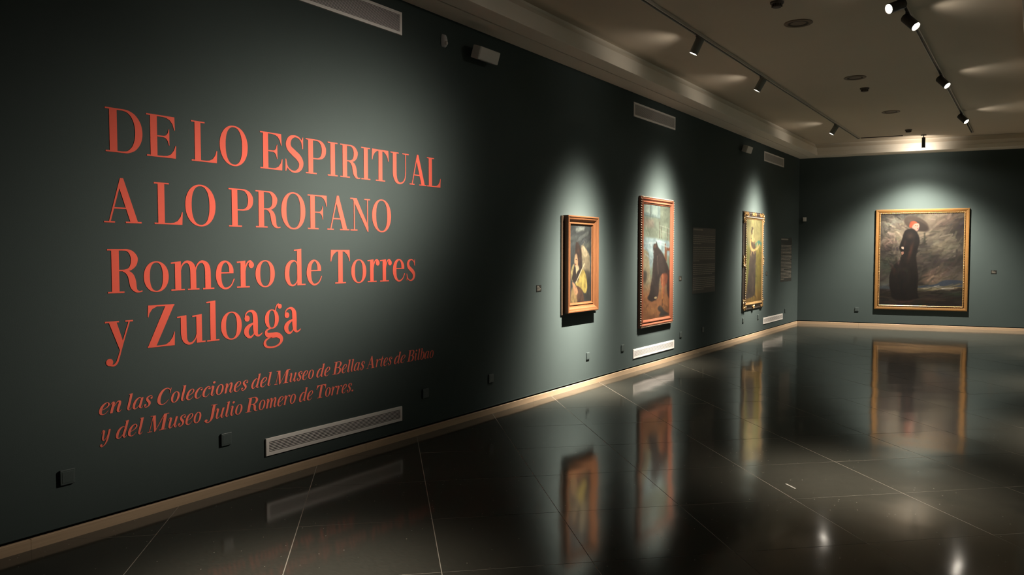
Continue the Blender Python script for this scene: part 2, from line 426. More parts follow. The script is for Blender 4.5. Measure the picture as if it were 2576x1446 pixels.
# lower case roman
G['o'] = [Ring(.315, .35, .315, .365, .165, .335)]
flag = lambda x0, x1, y: Pg((x0, y - .045), (x1, y - .03), (x1, y + .015), (x1 - .03, y + .012), (x0, y - .012))
G['m'] = [R(.105, .265, 0, .69), flag(0, .265, .695), R(0, .36, 0, H),
          St((.245, .46, .025), (.29, .60, .035), (.37, .68, .05), (.46, .69, .075), (.55, .62, .13), (.59, .50, .155), (.595, .30, .16), (.595, 0, .16)), R(.44, .76, 0, H),
          St((.655, .46, .025), (.70, .60, .035), (.78, .68, .05), (.87, .69, .075), (.96, .62, .13), (1.0, .50, .155), (1.005, .30, .16), (1.005, 0, .16)), R(.86, 1.18, 0, H)]
G['e'] = [R(.13, .52, .385, .385 + H), St((.455, .40, .13), (.45, .50, .13), (.405, .61, .09), (.31, .69, .045), (.20, .665, .08), (.115, .56, .13), (.08, .40, .155), (.085, .25, .15), (.135, .10, .11), (.24, .005, .055), (.36, .015, .045), (.46, .09, .035), (.54, .24, .03))]
G['r'] = [R(.115, .27, 0, .69), flag(0, .27, .695), R(0, .40, 0, H), St((.255, .42, .025), (.285, .56, .035), (.34, .66, .045), (.42, .695, .05), (.48, .65, .06)), Ball(.455, .595, .085)]
G['d'] = [St((.45, .55, .025), (.41, .65, .035), (.32, .69, .045), (.20, .65, .09), (.115, .54, .14), (.082, .38, .155), (.09, .22, .15), (.15, .07, .10), (.25, .0, .05), (.35, .02, .04), (.43, .11, .03), (.455, .19, .025)),
          R(.435, .59, 0, 1.0), flag(.33, .59, 1.015), R(.435, .73, 0, H)]
G['y'] = [R(0, .33, .69 - H, .69), R(.475, .66, .69 - H, .69), Pg((.085, .68), (.265, .68), (.425, .18), (.35, -.02)), St((.575, .68, .034), (.46, .34, .036), (.37, .06, .038), (.30, -.16, .045), (.25, -.27, .05), (.18, -.315, .045), (.10, -.30, .04)), Ball(.09, -.235, .082)]
G['u'] = [flag(0, .25, .695), St((.175, .69, .155), (.175, .5, .155), (.178, .24, .155), (.21, .09, .12), (.30, .005, .065), (.41, .02, .045), (.49, .11, .03), (.53, .22, .025)), R(.52, .675, 0, .69), flag(.41, .675, .695), R(.52, .77, 0, H)]
G['l'] = [R(.105, .26, 0, 1.0), flag(0, .26, 1.015), R(0, .36, 0, H)]
G['a'] = [Ball(.115, .50, .082), St((.055, .53, .03), (.085, .63, .035), (.18, .69, .045), (.29, .675, .085), (.36, .58, .14), (.375, .44, .155), (.375, .22, .155), (.39, .09, .125), (.45, .02, .06), (.53, .035, .04), (.60, .085, .02)),
          St((.375, .42, .03), (.29, .355, .05), (.17, .29, .10), (.095, .20, .145), (.09, .11, .14), (.15, .02, .09), (.23, .0, .055), (.31, .06, .035), (.36, .15, .03), (.38, .24, .025))]
G['g'] = [Ring(.29, .43, .225, .265, .095, .235, n=36), St((.41, .62, .03), (.42, .72, .03), (.46, .80, .035), (.52, .835, .04)), Ball(.55, .765, .068),
          St((.25, .18, .035), (.14, .145, .05), (.10, .07, .09), (.16, .0, .13), (.30, -.015, .145), (.46, -.02, .14), (.575, -.10, .12), (.585, -.20, .09), (.49, -.30, .05), (.31, -.345, .045), (.13, -.32, .06), (.055, -.235, .085), (.085, -.14, .06), (.20, -.08, .03), (.30, -.07, .02))]
G['s'] = [St((.385, .50, .012), (.37, .60, .025), (.31, .67, .035), (.22, .69, .045), (.125, .64, .085), (.085, .55, .105), (.12, .445, .12), (.22, .36, .13), (.325, .27, .13), (.365, .17, .11), (.33, .06, .08), (.235, .0, .045), (.14, .01, .035), (.065, .08, .025), (.035, .20, .012)),
          Pg((.37, .62), (.395, .70), (.41, .70), (.405, .48), (.39, .48), (.378, .57)), Pg((.055, .09), (.03, .0), (.012, .0), (.015, .23), (.032, .23), (.045, .15))]
# italics: drawn upright, sheared when set.  value = (parts, advance)
fl = St((-.03, .50, .02), (.0, .60, .025), (.05, .67, .04), (.10, .64, .10))
foot = lambda x: ((x, .10, .10), (x + .045, .015, .05), (x + .10, .03, .03), (x + .155, .14, .018))
I = {}
I['n'] = ([fl, St((.10, .64, .115), (.10, .3, .12), (.10, .0, .12)), St((.15, .36, .025), (.21, .55, .035), (.29, .67, .055), (.365, .64, .10), (.385, .5, .12), (.37, .25, .12), *foot(.375))], .54)
I['m'] = ([fl, St((.10, .64, .115), (.10, .3, .12), (.10, .0, .12)), St((.15, .36, .025), (.21, .55, .035), (.28, .67, .055), (.35, .64, .10), (.37, .5, .12), (.36, .25, .12), (.36, 0, .12)), St((.41, .36, .025), (.47, .55, .035), (.55, .67, .055), (.62, .64, .10), (.635, .5, .12), (.62, .25, .12), *foot(.625))], .80)
I['e'] = ([St((.10, .27, .025), (.22, .33, .035), (.32, .42, .055), (.365, .54, .075), (.33, .65, .05), (.25, .685, .04), (.15, .61, .09), (.08, .46, .125), (.06, .27, .13), (.09, .10, .11), (.17, .01, .055), (.26, .01, .035), (.34, .08, .025), (.40, .20, .015))], .44)
I['c'] = ([Ball(.34, .545, .055), St((.385, .56, .025), (.35, .65, .03), (.26, .685, .04), (.16, .61, .09), (.085, .46, .125), (.06, .27, .13), (.09, .10, .11), (.17, .01, .055), (.26, .01, .035), (.34, .08, .025), (.40, .20, .015))], .42)
I['o'] = ([Ring(.225, .34, .225, .355, .105, .315, n=32)], .49)
bowl = St((.40, .50, .02), (.35, .62, .03), (.27, .68, .04), (.17, .62, .09), (.09, .47, .12), (.06, .28, .13), (.08, .10, .11), (.15, .01, .055), (.24, .06, .035), (.33, .20, .025), (.38, .34, .02))
I['a'] = ([bowl, St((.42, .67, .10), (.40, .45, .12), (.385, .22, .12), *foot(.39))], .55)
I['d'] = ([bowl, St((.42, 1.0, .12), (.41, .6, .12), (.385, .22, .12), *foot(.39)), flag(.31, .48, 1.01)], .55)
I['b'] = ([flag(-.02, .15, 1.01), St((.10, 1.0, .11), (.095, .5, .11), (.09, .2, .11), (.12, .06, .08), (.20, .0, .045), (.31, .06, .09), (.385, .22, .125), (.39, .42, .125), (.35, .60, .09), (.28, .675, .045), (.19, .62, .03), (.13, .48, .02))], .46)
I['l'] = ([flag(-.01, .17, 1.01), St((.11, 1.0, .125), (.11, .6, .125), (.10, .22, .12), *foot(.105))], .28)
I['i'] = ([fl, St((.11, .64, .12), (.105, .4, .12), (.10, .22, .12), *foot(.105)), Ball(.115, .90, .075)], .29)
I['u'] = ([fl, St((.11, .64, .12), (.105, .4, .12), (.10, .22, .12), (.11, .08, .10), (.17, .01, .05), (.26, .09, .03), (.34, .26, .025), (.38, .42, .02)), St((.43, .68, .125), (.41, .4, .12), (.395, .22, .12), *foot(.40))], .56)
I['r'] = ([fl, St((.11, .64, .12), (.105, .3, .12), (.10, 0, .12)), St((.16, .38, .025), (.21, .56, .03), (.28, .66, .04), (.37, .67, .04)), Ball(.375, .61, .06)], .42)
I['s'] = ([Ball(.325, .54, .055), St((.37, .56, .025), (.33, .66, .03), (.24, .69, .04), (.14, .64, .075), (.10, .54, .11), (.15, .42, .125), (.25, .30, .13), (.29, .17, .11), (.24, .05, .065), (.15, .0, .04), (.06, .04, .03), (.02, .14, .02)), Ball(.07, .15, .055)], .39)
I['t'] = ([St((.16, .90, .02), (.13, .72, .09), (.115, .5, .12), (.10, .22, .12), *foot(.105)), R(0, .27, .635, .67)], .30)
I['y'] = ([fl, St((.11, .64, .12), (.105, .4, .12), (.10, .25, .12), (.125, .12, .09), (.19, .07, .045), (.27, .14, .03), (.35, .30, .025), (.39, .44, .02)), St((.44, .68, .125), (.42, .4, .12), (.40, .15, .12), (.35, -.06, .09), (.25, -.22, .05), (.13, -.29, .04), (.06, -.27, .03)), Ball(.07, -.20, .07)], .55)
I['.'] = ([Ball(.10, .065, .075)], .22)
I['C'] = ([St((.60, .70, .015), (.585, .84, .03), (.50, .965, .04), (.37, 1.0, .055), (.22, .91, .12), (.12, .70, .155), (.085, .45, .165), (.12, .20, .15), (.22, .035, .09), (.35, -.005, .05), (.47, .05, .035), (.56, .16, .025), (.60, .28, .015)), Pg((.575, .88), (.615, 1.0), (.635, 1.0), (.625, .66), (.60, .66), (.585, .78))], .70)
I['M'] = ([Pg((.155, .97), (.185, .97), (.145, 0), (.115, 0)), Pg((.10, 1), (.30, 1), (.47, .12), (.42, -.03), (.39, -.03), (.145, .96)), Pg((.42, -.03), (.46, .0), (.82, 1.0), (.77, 1.0)), R(.77, .935, 0, 1), R(.02, .26, 0, H), R(.66, 1.05, 0, H), R(.02, .2, 1 - H, 1), R(.78, 1.05, 1 - H, 1)], 1.08)
I['B'] = ([R(.10, .26, 0, 1), R(0, .42, 1 - H, 1), R(0, .42, 0, H), St((.38, 1 - H / 2, H), (.48, .965, .06), (.57, .87, .13), (.58, .76, .15), (.53, .61, .11), (.42, .535, .04), (.26, .525, H)), St((.38, .52, .035), (.50, .485, .08), (.61, .37, .15), (.625, .25, .165), (.56, .09, .12), (.44, .02, .05), (.32, H / 2, H))], .74)
I['A'] = (sh(G['A'], -.06, .92), .80)
I['J'] = ([R(.22, .58, 1 - H, 1), St((.40, 1, .16), (.40, .6, .16), (.40, .2, .16), (.375, .02, .12), (.28, -.11, .06), (.16, -.13, .045), (.06, -.06, .04)), Ball(.08, .0, .09)], .55)
I['R'] = (G['R'], .82)
I['T'] = (G['T'], .76)

TH = 0.0012
def glyph_mesh(parts, sx, sz, x_off=0.0, shear=0.0):
    """glyph parts to a thin cut sheet; local x along wall, -y out, z up"""
    bm = bmesh.new()
    def V(p, y): return bm.verts.new(((p[0] + shear * p[1]) * sx + x_off, y, p[1] * sz))
    for kk, p in enumerate(parts):
        TH = 0.0006 + 0.00004 * kk
        if p[0] == 'poly':
            pts = p[1]
            f = [V(q, -TH) for q in pts]; b = [V(q, 0) for q in pts]
            face = bm.faces.new(f)
            n = len(pts)
            for i in range(n): bm.faces.new((f[i], b[i], b[(i + 1) % n], f[(i + 1) % n]))
        else:
            A, B, closed = p[1], p[2], p[3]
            fa = [V(q, -TH) for q in A]; fb = [V(q, -TH) for q in B]; ba = [V(q, 0) for q in A]; bb = [V(q, 0) for q in B]
            n = len(A); rng = range(n) if closed else range(n - 1)
            for i in rng:
                j = (i + 1) % n
                bm.faces.new((fa[i], fa[j], fb[j], fb[i])); bm.faces.new((fa[i], ba[i], ba[j], fa[j])); bm.faces.new((fb[i], fb[j], bb[j], bb[i]))
            if not closed:
                bm.faces.new((fa[0], fb[0], bb[0], ba[0])); bm.faces.new((fa[-1], ba[-1], bb[-1], fb[-1]))
    # front faces toward -y
    for f in bm.faces:
        f.normal_update()
    return bm
def extent(parts, shear=0.0):
    xs = []
    for p in parts:
        for arr in (p[1:2] if p[0] == 'poly' else p[1:3]):
            xs += [q[0] + shear * q[1] for q in arr]
    return min(xs), max(xs)

TITLE = [
 ('large red capitals reading DE LO ESPIRITUAL, top line of the wall title', 2.118, .247,
  [('D', 2.325, 2.542), ('E', 2.567, 2.754), ('L', 2.856, 3.037), ('O', 3.056, 3.267), ('E', 3.366, 3.55), ('S', 3.574, 3.734), ('P', 3.756, 3.946), ('I', 3.962, 4.059), ('R', 4.086, 4.291), ('I', 4.303, 4.399), ('T', 4.417, 4.607), ('U', 4.629, 4.847), ('A', 4.856, 5.07), ('L', 5.078, 5.26)]),
 ('large red capitals reading A LO PROFANO, second line of the wall title', 1.721, .247,
  [('A', 2.306, 2.526), ('L', 2.606, 2.789), ('O', 2.807, 3.018), ('P', 3.115, 3.303), ('R', 3.323, 3.526), ('O', 3.534, 3.746), ('F', 3.769, 3.949), ('A', 3.952, 4.171), ('N', 4.183, 4.394), ('O', 4.416, 4.63)]),
 ('large red upper and lower case line with two capitals, below the two all-capital lines', 1.322, .25,
  [('R', 2.319, 2.523), ('o', 2.532, 2.689), ('m', 2.704, 2.999), ('e', 3.012, 3.151), ('r', 3.168, 3.302), ('o', 3.314, 3.472), ('d', 3.557, 3.74), ('e', 3.752, 3.895), ('T', 3.979, 4.174), ('o', 4.187, 4.346), ('r', 4.36, 4.494), ('r', 4.5, 4.635), ('e', 4.647, 4.793), ('s', 4.812, 4.919)]),
 ('large red line starting with a lone y, shortest and lowest of the big lines', .991, .25,
  [('y', 2.297, 2.461), ('Z', 2.547, 2.722), ('u', 2.738, 2.93), ('l', 2.94, 3.03), ('o', 3.043, 3.2), ('a', 3.216, 3.365), ('g', 3.37, 3.535), ('a', 3.545, 3.694)])]
for lab, base, cap, gl in TITLE:
    t = thing('title_lettering', lab, 'lettering', (0.001, gl[0][1], base), LROT, 'red title lettering on the left wall')
    for ch, a, b in gl:
        x0, x1 = extent(G[ch]); sx = (b - a) / (x1 - x0)
        bm = glyph_mesh(G[ch], sx, cap, a - gl[0][1] - x0 * sx)
        obj('letter', bm, M['vinyl'], t)
SMALL = [
 ('smaller red italic line ending in Bilbao, upper of the two subtitle lines', .643, .0925,
  [('en', 2.253, 2.382), ('las', 2.414, 2.571), ('Colecciones', 2.6, 3.243), ('del', 3.266, 3.435), ('Museo', 3.454, 3.808), ('de', 3.83, 3.965), ('Bellas', 3.985, 4.323), ('Artes', 4.335, 4.633), ('de', 4.653, 4.792), ('Bilbao', 4.81, 5.155)]),
 ('smaller red italic line starting y del Museo, lowest text above the wall vent', .490, .0945,
  [('y', 2.254, 2.317), ('del', 2.345, 2.514), ('Museo', 2.533, 2.891), ('Julio', 2.912, 3.195), ('Romero', 3.218, 3.641), ('de', 3.668, 3.798), ('Torres.', 3.829, 4.196)])]
SHEAR = 0.20
for lab, base, cap, words in SMALL:
    t = thing('subtitle_lettering', lab, 'lettering', (0.001, words[0][1], base), LROT, 'red italic subtitle lettering on the left wall')
    for w, a, b in words:
        pen = 0.0; run = []
        for ch in w:
            parts, adv = I[ch]; run.append((parts, pen)); pen += adv + 0.03
        lo = min(extent(p, SHEAR)[0] + d for p, d in run); hi = max(extent(p, SHEAR)[1] + d for p, d in run)
        sx = (b - a) / (hi - lo)
        for p, d in run:
            bm = glyph_mesh(p, sx, cap, a - words[0][1] + (d - lo) * sx, SHEAR)
            obj('letter', bm, M['vinyl2'], t)

# ------------------------------------------------------------------ ventilation grilles
def make_vent(name, label, w, h, nslat, group):
    t = thing(name, label, 'vent', (0, 0, 0), 0, group)
    bd, dp = 0.026, 0.009
    bm = bmesh.new()
    o_ = [(0, 0), (w, 0), (w, h), (0, h)]; i_ = [(bd, bd), (w - bd, bd), (w - bd, h - bd), (bd, h - bd)]
    ob = [bm.verts.new((x, 0, z)) for x, z in o_]; of = [bm.verts.new((x + (0.002 if x == 0 else -0.002), -dp, z + (0.002 if z == 0 else -0.002))) for x, z in o_]
    if_ = [bm.verts.new((x, -dp, z)) for x, z in i_]; ib = [bm.verts.new((x, 0.0, z)) for x, z in i_]
    for i in range(4):
        j = (i + 1) % 4
        bm.faces.new((ob[i], ob[j], of[j], of[i])); bm.faces.new((of[i], of[j], if_[j], if_[i])); bm.faces.new((if_[i], if_[j], ib[j], ib[i])); bm.faces.new((ib[i], ib[j], ob[j], ob[i]))
    obj('frame', bm, M['white'], t)
    bm = bmesh.new(); box(bm, bd * .8, w - bd * .8, -0.0012, -0.0002, bd * .8, h - bd * .8); obj('backing', bm, M['gap'], t)
    ih = h - 2 * bd; pitch = ih / (nslat + 0.5)
    bm = bmesh.new(); box(bm, bd + 0.001, w - bd - 0.001, -dp + 0.0005, -dp + 0.0035, -pitch * 0.23, pitch * 0.23)
    s = obj('slat', bm, M['white'], t); s.location = (0, 0, bd + pitch * 0.75)
    for k in range(1, nslat):
        c = s.copy(); COL.objects.link(c); c.parent = t; c.location = (0, 0, bd + pitch * (0.75 + k))
    return t
GV = 'white wall ventilation grilles'
v = make_vent('ventilation_grille', 'white slatted vent low on the wall right under the red subtitle lines', 1.37, 0.122, 6, GV); v.location = (0, 3.373, 0.163); v.rotation_euler = (0, 0, LROT)
dup(v, (0, 9.178, 0.172), LROT, 'white slatted vent low on the wall below the second painting', GV)
dup(v, (0, 14.98, 0.180), LROT, 'white slatted vent low on the wall beside the far corner', GV)
v = make_vent('ventilation_grille', 'white slatted vent high on the wall above the big red title, cut by the frame', 1.37, 0.185, 15, GV); v.location = (0, 3.400, 3.314); v.rotation_euler = (0, 0, LROT)
dup(v, (0, 9.150, 3.300), LROT, 'white slatted vent high on the wall above the second painting', GV)
dup(v, (0, 14.90, 3.295), LROT, 'small-looking white slatted vent high on the wall near the far corner', GV)

# ------------------------------------------------------------------ wall-coloured square cover plates
def make_plate(label, group):
    t = thing('socket_cover', label, 'wall plate', (0, 0, 0), 0, group)
    bm = bmesh.new(); box(bm, 0, .078, -.011, 0, 0, .082); bevel(bm, .003, 2); obj('housing', bm, M['plate'], t)
    bm = bmesh.new(); box(bm, .010, .068, -.0120, -.0100, .011, .071); bevel(bm, .0006, 1); obj('lid', bm, M['plate'], t)
    return t
GP = 'painted square socket covers along the wall foot'
PL = [(2.033, 'dark square socket cover at the far left, below the red italic lines'), (3.026, 'dark square socket cover just left of the nearest low vent'),
      (5.001, 'dark square socket cover just right of the nearest low vent'), (5.964, 'dark square socket cover in the unlit stretch before the first painting'),
      (7.910, 'green square socket cover below the first painting'), (8.828, 'green square socket cover left of the vent under the second painting'),
      (10.763, 'green square socket cover right of the vent under the second painting'), (11.680, 'dark square socket cover below the first text panel'),
      (13.703, 'green square socket cover below the left edge of the third painting'), (14.605, 'green square socket cover between the third painting and the farthest low vent'),
      (16.50, 'dark square socket cover right of the farthest low vent')]
p0 = None
for y, lab in PL:
    if p0 is None:
        p0 = make_plate(lab, GP); p0.location = (0, y, .299); p0.rotation_euler = (0, 0, LROT)
    else: dup(p0, (0, y, .305), LROT, lab, GP)
dup(p0, on_back(1.155, .308), BANG, 'green square socket cover on the end wall left of the large portrait', GP)

# ------------------------------------------------------------------ text panels and caption cards
def printed(bm, x0, x1, z, hh, rnd, depth):
    x = x0
    while x < x1 - 0.004:
        w = min(rnd.uniform(0.018, 0.075), x1 - x)
        box(bm, x, x + w, -depth - 0.0005, -depth, z - hh / 2, z + hh / 2); x += w + 0.008
def text_panel(label, y, w, z0, z1, blocks, head, seed):
    t = thing('text_panel', label, 'wall text', (0.001, y, z0), LROT)
    h = z1 - z0; rnd = random.Random(seed)
    bm = bmesh.new(); box(bm, 0, w, -0.0008, 0, 0, h); obj('sheet', bm, M['panel'], t)
    bm = bmesh.new(); printed(bm, 0.02, head, h - 0.03, 0.026, rnd, 0.0008); o = obj('heading', bm, M['ink'], t)
    bm = bmesh.new()
    for top, rows, last in blocks:
        for k in range(rows):
            printed(bm, 0.02, (w - 0.02) if k < rows - 1 else 0.02 + (w - 0.04) * last, top * h - k * 0.0295, 0.0125, rnd, 0.0008)
    o = obj('printed_text', bm, M['ink'], t); o['kind'] = 'stuff'
    return t
text_panel('dark panel of small printed text between the second and third paintings', 11.262, 1.0, .925, 1.94,
           [(.875, 5, .35), (.70, 8, .27), (.44, 6, .87), (.235, 7, .48)], .42, 3)
text_panel('dark panel of small printed text between the third painting and the corner', 16.16, .84, .955, 1.862,
           [(.83, 11, .9), (.47, 7, .3), (.255, 7, .3)], .55, 5)
def caption(label, loc, rot, w=.095, h=.068):
    t = thing('caption_card', label, 'caption', loc, rot, 'small caption cards beside the paintings')
    bm = bmesh.new(); box(bm, 0, w, -.003, 0, 0, h); obj('card', bm, M['card'], t)
    rnd = random.Random(int(loc[1] * 10)); bm = bmesh.new()
    for k, f in enumerate((.5, .7, .85, .8)): 
        x = .014
        while x < f * w:
            ww = min(rnd.uniform(.008, .02), f * w - x + .001); box(bm, x, x + ww, -.0034, -.003, h * (.80 - .19 * k) - .0028, h * (.80 - .19 * k) + .0028); x += ww + .003
    o = obj('printed_text', bm, M['ink'], t); o['kind'] = 'stuff'
caption('small dark caption card left of the first painting', (0, 6.824, 1.145), LROT)
caption('small dark caption card right of the second painting', (0, 10.727, 1.143), LROT)
caption('small dark caption card right of the third painting', (0, 15.12, 1.12), LROT)
caption('small caption card right of the large portrait on the end wall', on_back(3.635, 1.135), BANG)

# ------------------------------------------------------------------ devices high on the walls
t = thing('motion_sensor', 'small pale oval motion sensor high on the wall right of the nearest upper vent', 'sensor', (0, 5.275, 3.34), LROT)
bm = bmesh.new()
secs = [(0.0, .010, .024), (.012, .030, .030), (.030, .036, .033), (.055, .036, .033), (.080, .030, .031), (.100, .022, .027), (.108, .008, .022)]
rings = []
for z, d, hw in secs:
    rings.append([bm.verts.new((.034 + hw * math.cos(a), -d * math.sin(a), z)) for a in [PI * q / 10 for q in range(11)]])
for a, b in zip(rings, rings[1:]):
    for i in range(10): bm.faces.new((a[i], a[i + 1], b[i + 1], b[i]))
bm.faces.new(rings[0][::-1]); bm.faces.new(rings[-1])
hs = obj('housing', bm, M['plastic_grey'], t, smooth=True)
bm = bmesh.new(); lathe(bm, [(0, .016), (.010, .013), (.018, .006), (.020, 0)], 16, Matrix.Translation((.034, -.030, .030)) @ Matrix.Rotation(PI / 2, 4, 'X')); obj('lens', bm, M['plastic'], hs, smooth=True)
bm = bmesh.new(); box(bm, .025, .043, -.0375, -.033, .062, .066); obj('slot', bm, M['plastic'], hs)

def speaker(label, y, z, w, h, matx):
    t = thing('wall_speaker', label, 'speaker', (0, y, z), LROT, 'white box speakers tilted down near the ceiling')
    bm = bmesh.new(); box(bm, -w / 2, w / 2, -.05, .04, -h / 2, h / 2); bevel(bm, .008, 2)
    bmesh.ops.transform(bm, matrix=Matrix.Translation((0, -.085, 0)) @ Matrix.Rotation(math.radians(18), 4, 'X'), verts=bm.verts); cab = obj('cabinet', bm, matx, t)
    bm = bmesh.new(); box(bm, -w / 2 + .012, w / 2 - .012, -.0515, -.0495, -h / 2 + .010, h / 2 - .010)
    bmesh.ops.transform(bm, matrix=Matrix.Translation((0, -.085, 0)) @ Matrix.Rotation(math.radians(18), 4, 'X'), verts=bm.verts); obj('grille', bm, matx, cab)
    bm = bmesh.new(); box(bm, -.02, .02, -.052, 0, -.02, .02); obj('bracket', bm, M['black'], t)
    return t
speaker('white box speaker tilted down right of the oval motion sensor', 5.81, 3.365, .31, .115, M['plastic'])
speaker('small white box speaker tilted down high above the third painting', 13.58, 3.362, .29, .115, M['plastic'])
t = thing('wall_alarm', 'tiny white box on the end wall next to the corner at head height', 'alarm', on_back(.085, 2.235), BANG)
bm = bmesh.new(); box(bm, 0, .072, -.045, 0, 0, .09); bevel(bm, .008, 2); obj('housing', bm, M['plastic'], t)
bm = bmesh.new(); box(bm, .014, .058, -.047, -.044, .02, .045); obj('lid', bm, M['plastic'], t)

# ------------------------------------------------------------------ painting raster tools
def srgb2lin(a):
    return np.where(a <= 0.04045, a / 12.92, ((a + 0.055) / 1.055) ** 2.4)
def vnoise(rs, w, h, fx, fy):
    g = rs.rand(int(fy) + 3, int(fx) + 3)
    X = np.linspace(0, fx, w); Y = np.linspace(0, fy, h)
    xi = X.astype(int); yi = Y.astype(int); tx = X - xi; ty = Y - yi
    tx = tx * tx * (3 - 2 * tx); ty = ty * ty * (3 - 2 * ty)
    a = g[np.ix_(yi, xi)]; b = g[np.ix_(yi, xi + 1)]; c = g[np.ix_(yi + 1, xi)]; d = g[np.ix_(yi + 1, xi + 1)]
    return (a * (1 - tx) + b * tx) * (1 - ty)[:, None] + (c * (1 - tx) + d * tx) * ty[:, None]
def fbm(rs, w, h, fx, fy, o=4):
    r = np.zeros((h, w)); s = 0; amp = 1
    for k in range(o):
        r += amp * vnoise(rs, w, h, fx * 2 ** k, fy * 2 ** k); s += amp; amp *= .55
    return r / s
class Pic:
    def __init__(s, w, h, seed):
        s.w, s.h = w, h; s.rs = np.random.RandomState(seed)
        s.a = np.zeros((h, w, 3)); s.U, s.V = np.meshgrid((np.arange(w) + .5) / w, (np.arange(h) + .5) / h)
    def blend(s, m, col, al=1.0):
        m = np.clip(m * al, 0, 1)[..., None]; s.a = s.a * (1 - m) + (np.array(col) / 255.0) * m
    def mask(s, pts, smooth=True):
        P = [tuple(p[:2]) for p in (catmull(pts, True, 5) if smooth else pts)]
        m = np.zeros((s.h, s.w), bool); n = len(P)
        for i in range(n):
            x1, y1 = P[i]; x2, y2 = P[(i + 1) % n]
            if y1 == y2: continue
            c = ((s.V > min(y1, y2)) & (s.V <= max(y1, y2)))
            xin = (s.V - y1) * (x2 - x1) / (y2 - y1) + x1
            m ^= c & (s.U < xin)
        return m.astype(float)
    def blur(s, m, r):
        for _ in range(2):
            for ax in (0, 1):
                if r < 1: continue
                k = int(r); p = np.pad(m, [(k, k) if a == ax else (0, 0) for a in (0, 1)], mode='edge'); c = np.cumsum(p, axis=ax)
                c = np.concatenate([np.zeros_like(np.take(c, [0], axis=ax)), c], axis=ax); n = m.shape[ax]
                m = (np.take(c, range(2 * k + 1, 2 * k + 1 + n), axis=ax) - np.take(c, range(0, n), axis=ax)) / (2 * k + 1)
        return m
    def poly(s, pts, col, al=1.0, soft=1, smooth=True, var=0.12, f=14):
        m = s.blur(s.mask(pts, smooth), soft)
        n = fbm(s.rs, s.w, s.h, f, f, 3)[..., None]
        c = np.array(col) / 255.0 * (1 - var + 2 * var * n * 1.0)
        mm = np.clip(m * al, 0, 1)[..., None]; s.a = s.a * (1 - mm) + c * mm
    def ell(s, cx, cy, rx, ry, col, al=1.0, rot=0.0, soft=1.0):
        asp = s.h / s.w; dx = (s.U - cx); dy = (s.V - cy) * asp; c, q = math.cos(rot), math.sin(rot)
        x = (dx * c + dy * q) / rx; y = (-dx * q + dy * c) / (ry * asp); d = np.sqrt(x * x + y * y)
        s.blend(np.clip((1 - d) * 6 / soft + .5 * (soft < 3), 0, 1), col, al)
    def line(s, x0, y0, x1, y1, w, col, al=1.0):
        asp = s.h / s.w; ax, ay, bx, by = x0, y0 * asp, x1, y1 * asp; px, py = s.U, s.V * asp
        t = np.clip(((px - ax) * (bx - ax) + (py - ay) * (by - ay)) / ((bx - ax) ** 2 + (by - ay) ** 2), 0, 1)
        d = np.hypot(px - ax - t * (bx - ax), py - ay - t * (by - ay)); s.blend(np.clip(1.5 - d / w, 0, 1), col, al)
    def brush(s, n, ang, ln, wd, jit=.12, al=.55, box=(0, 1, 0, 1), spread=.5):
        """short brush marks that drag the colour lying under their start"""
        rs = s.rs
        for _ in range(n):
            u = box[0] + (box[1] - box[0]) * rs.rand(); v = box[2] + (box[3] - box[2]) * rs.rand()
            X = int(np.clip(u * s.w, 0, s.w - 1)); Y = int(np.clip(v * s.h, 0, s.h - 1))
            c = np.clip(s.a[Y, X] * (1 + rs.randn() * jit) + rs.randn(3) * jit * .05, 0, 1)
            a = ang + rs.randn() * spread; l = ln * s.w * (.5 + rs.rand()); w = max(.8, wd * s.w * (.6 + .8 * rs.rand()))
            dx, dy = math.cos(a) * l, math.sin(a) * l
            x0, x1 = int(max(0, min(X, X + dx) - w - 1)), int(min(s.w, max(X, X + dx) + w + 2)); y0, y1 = int(max(0, min(Y, Y + dy) - w - 1)), int(min(s.h, max(Y, Y + dy) + w + 2))
            if x1 <= x0 or y1 <= y0: continue
            gx, gy = np.meshgrid(np.arange(x0, x1), np.arange(y0, y1))
            t = np.clip(((gx - X) * dx + (gy - Y) * dy) / (l * l + 1e-6), 0, 1); d = np.hypot(gx - X - t * dx, gy - Y - t * dy)
            m = (np.clip(1.4 - d / w, 0, 1) * al)[..., None]; s.a[y0:y1, x0:x1] = s.a[y0:y1, x0:x1] * (1 - m) + c * m
    def strokes(s, amt, fx, fy, ang=0.0):
        n = fbm(s.rs, s.w, s.h, fx, fy, 4) - .5
        s.a = np.clip(s.a * (1 + amt * 2 * n[..., None]), 0, 1)

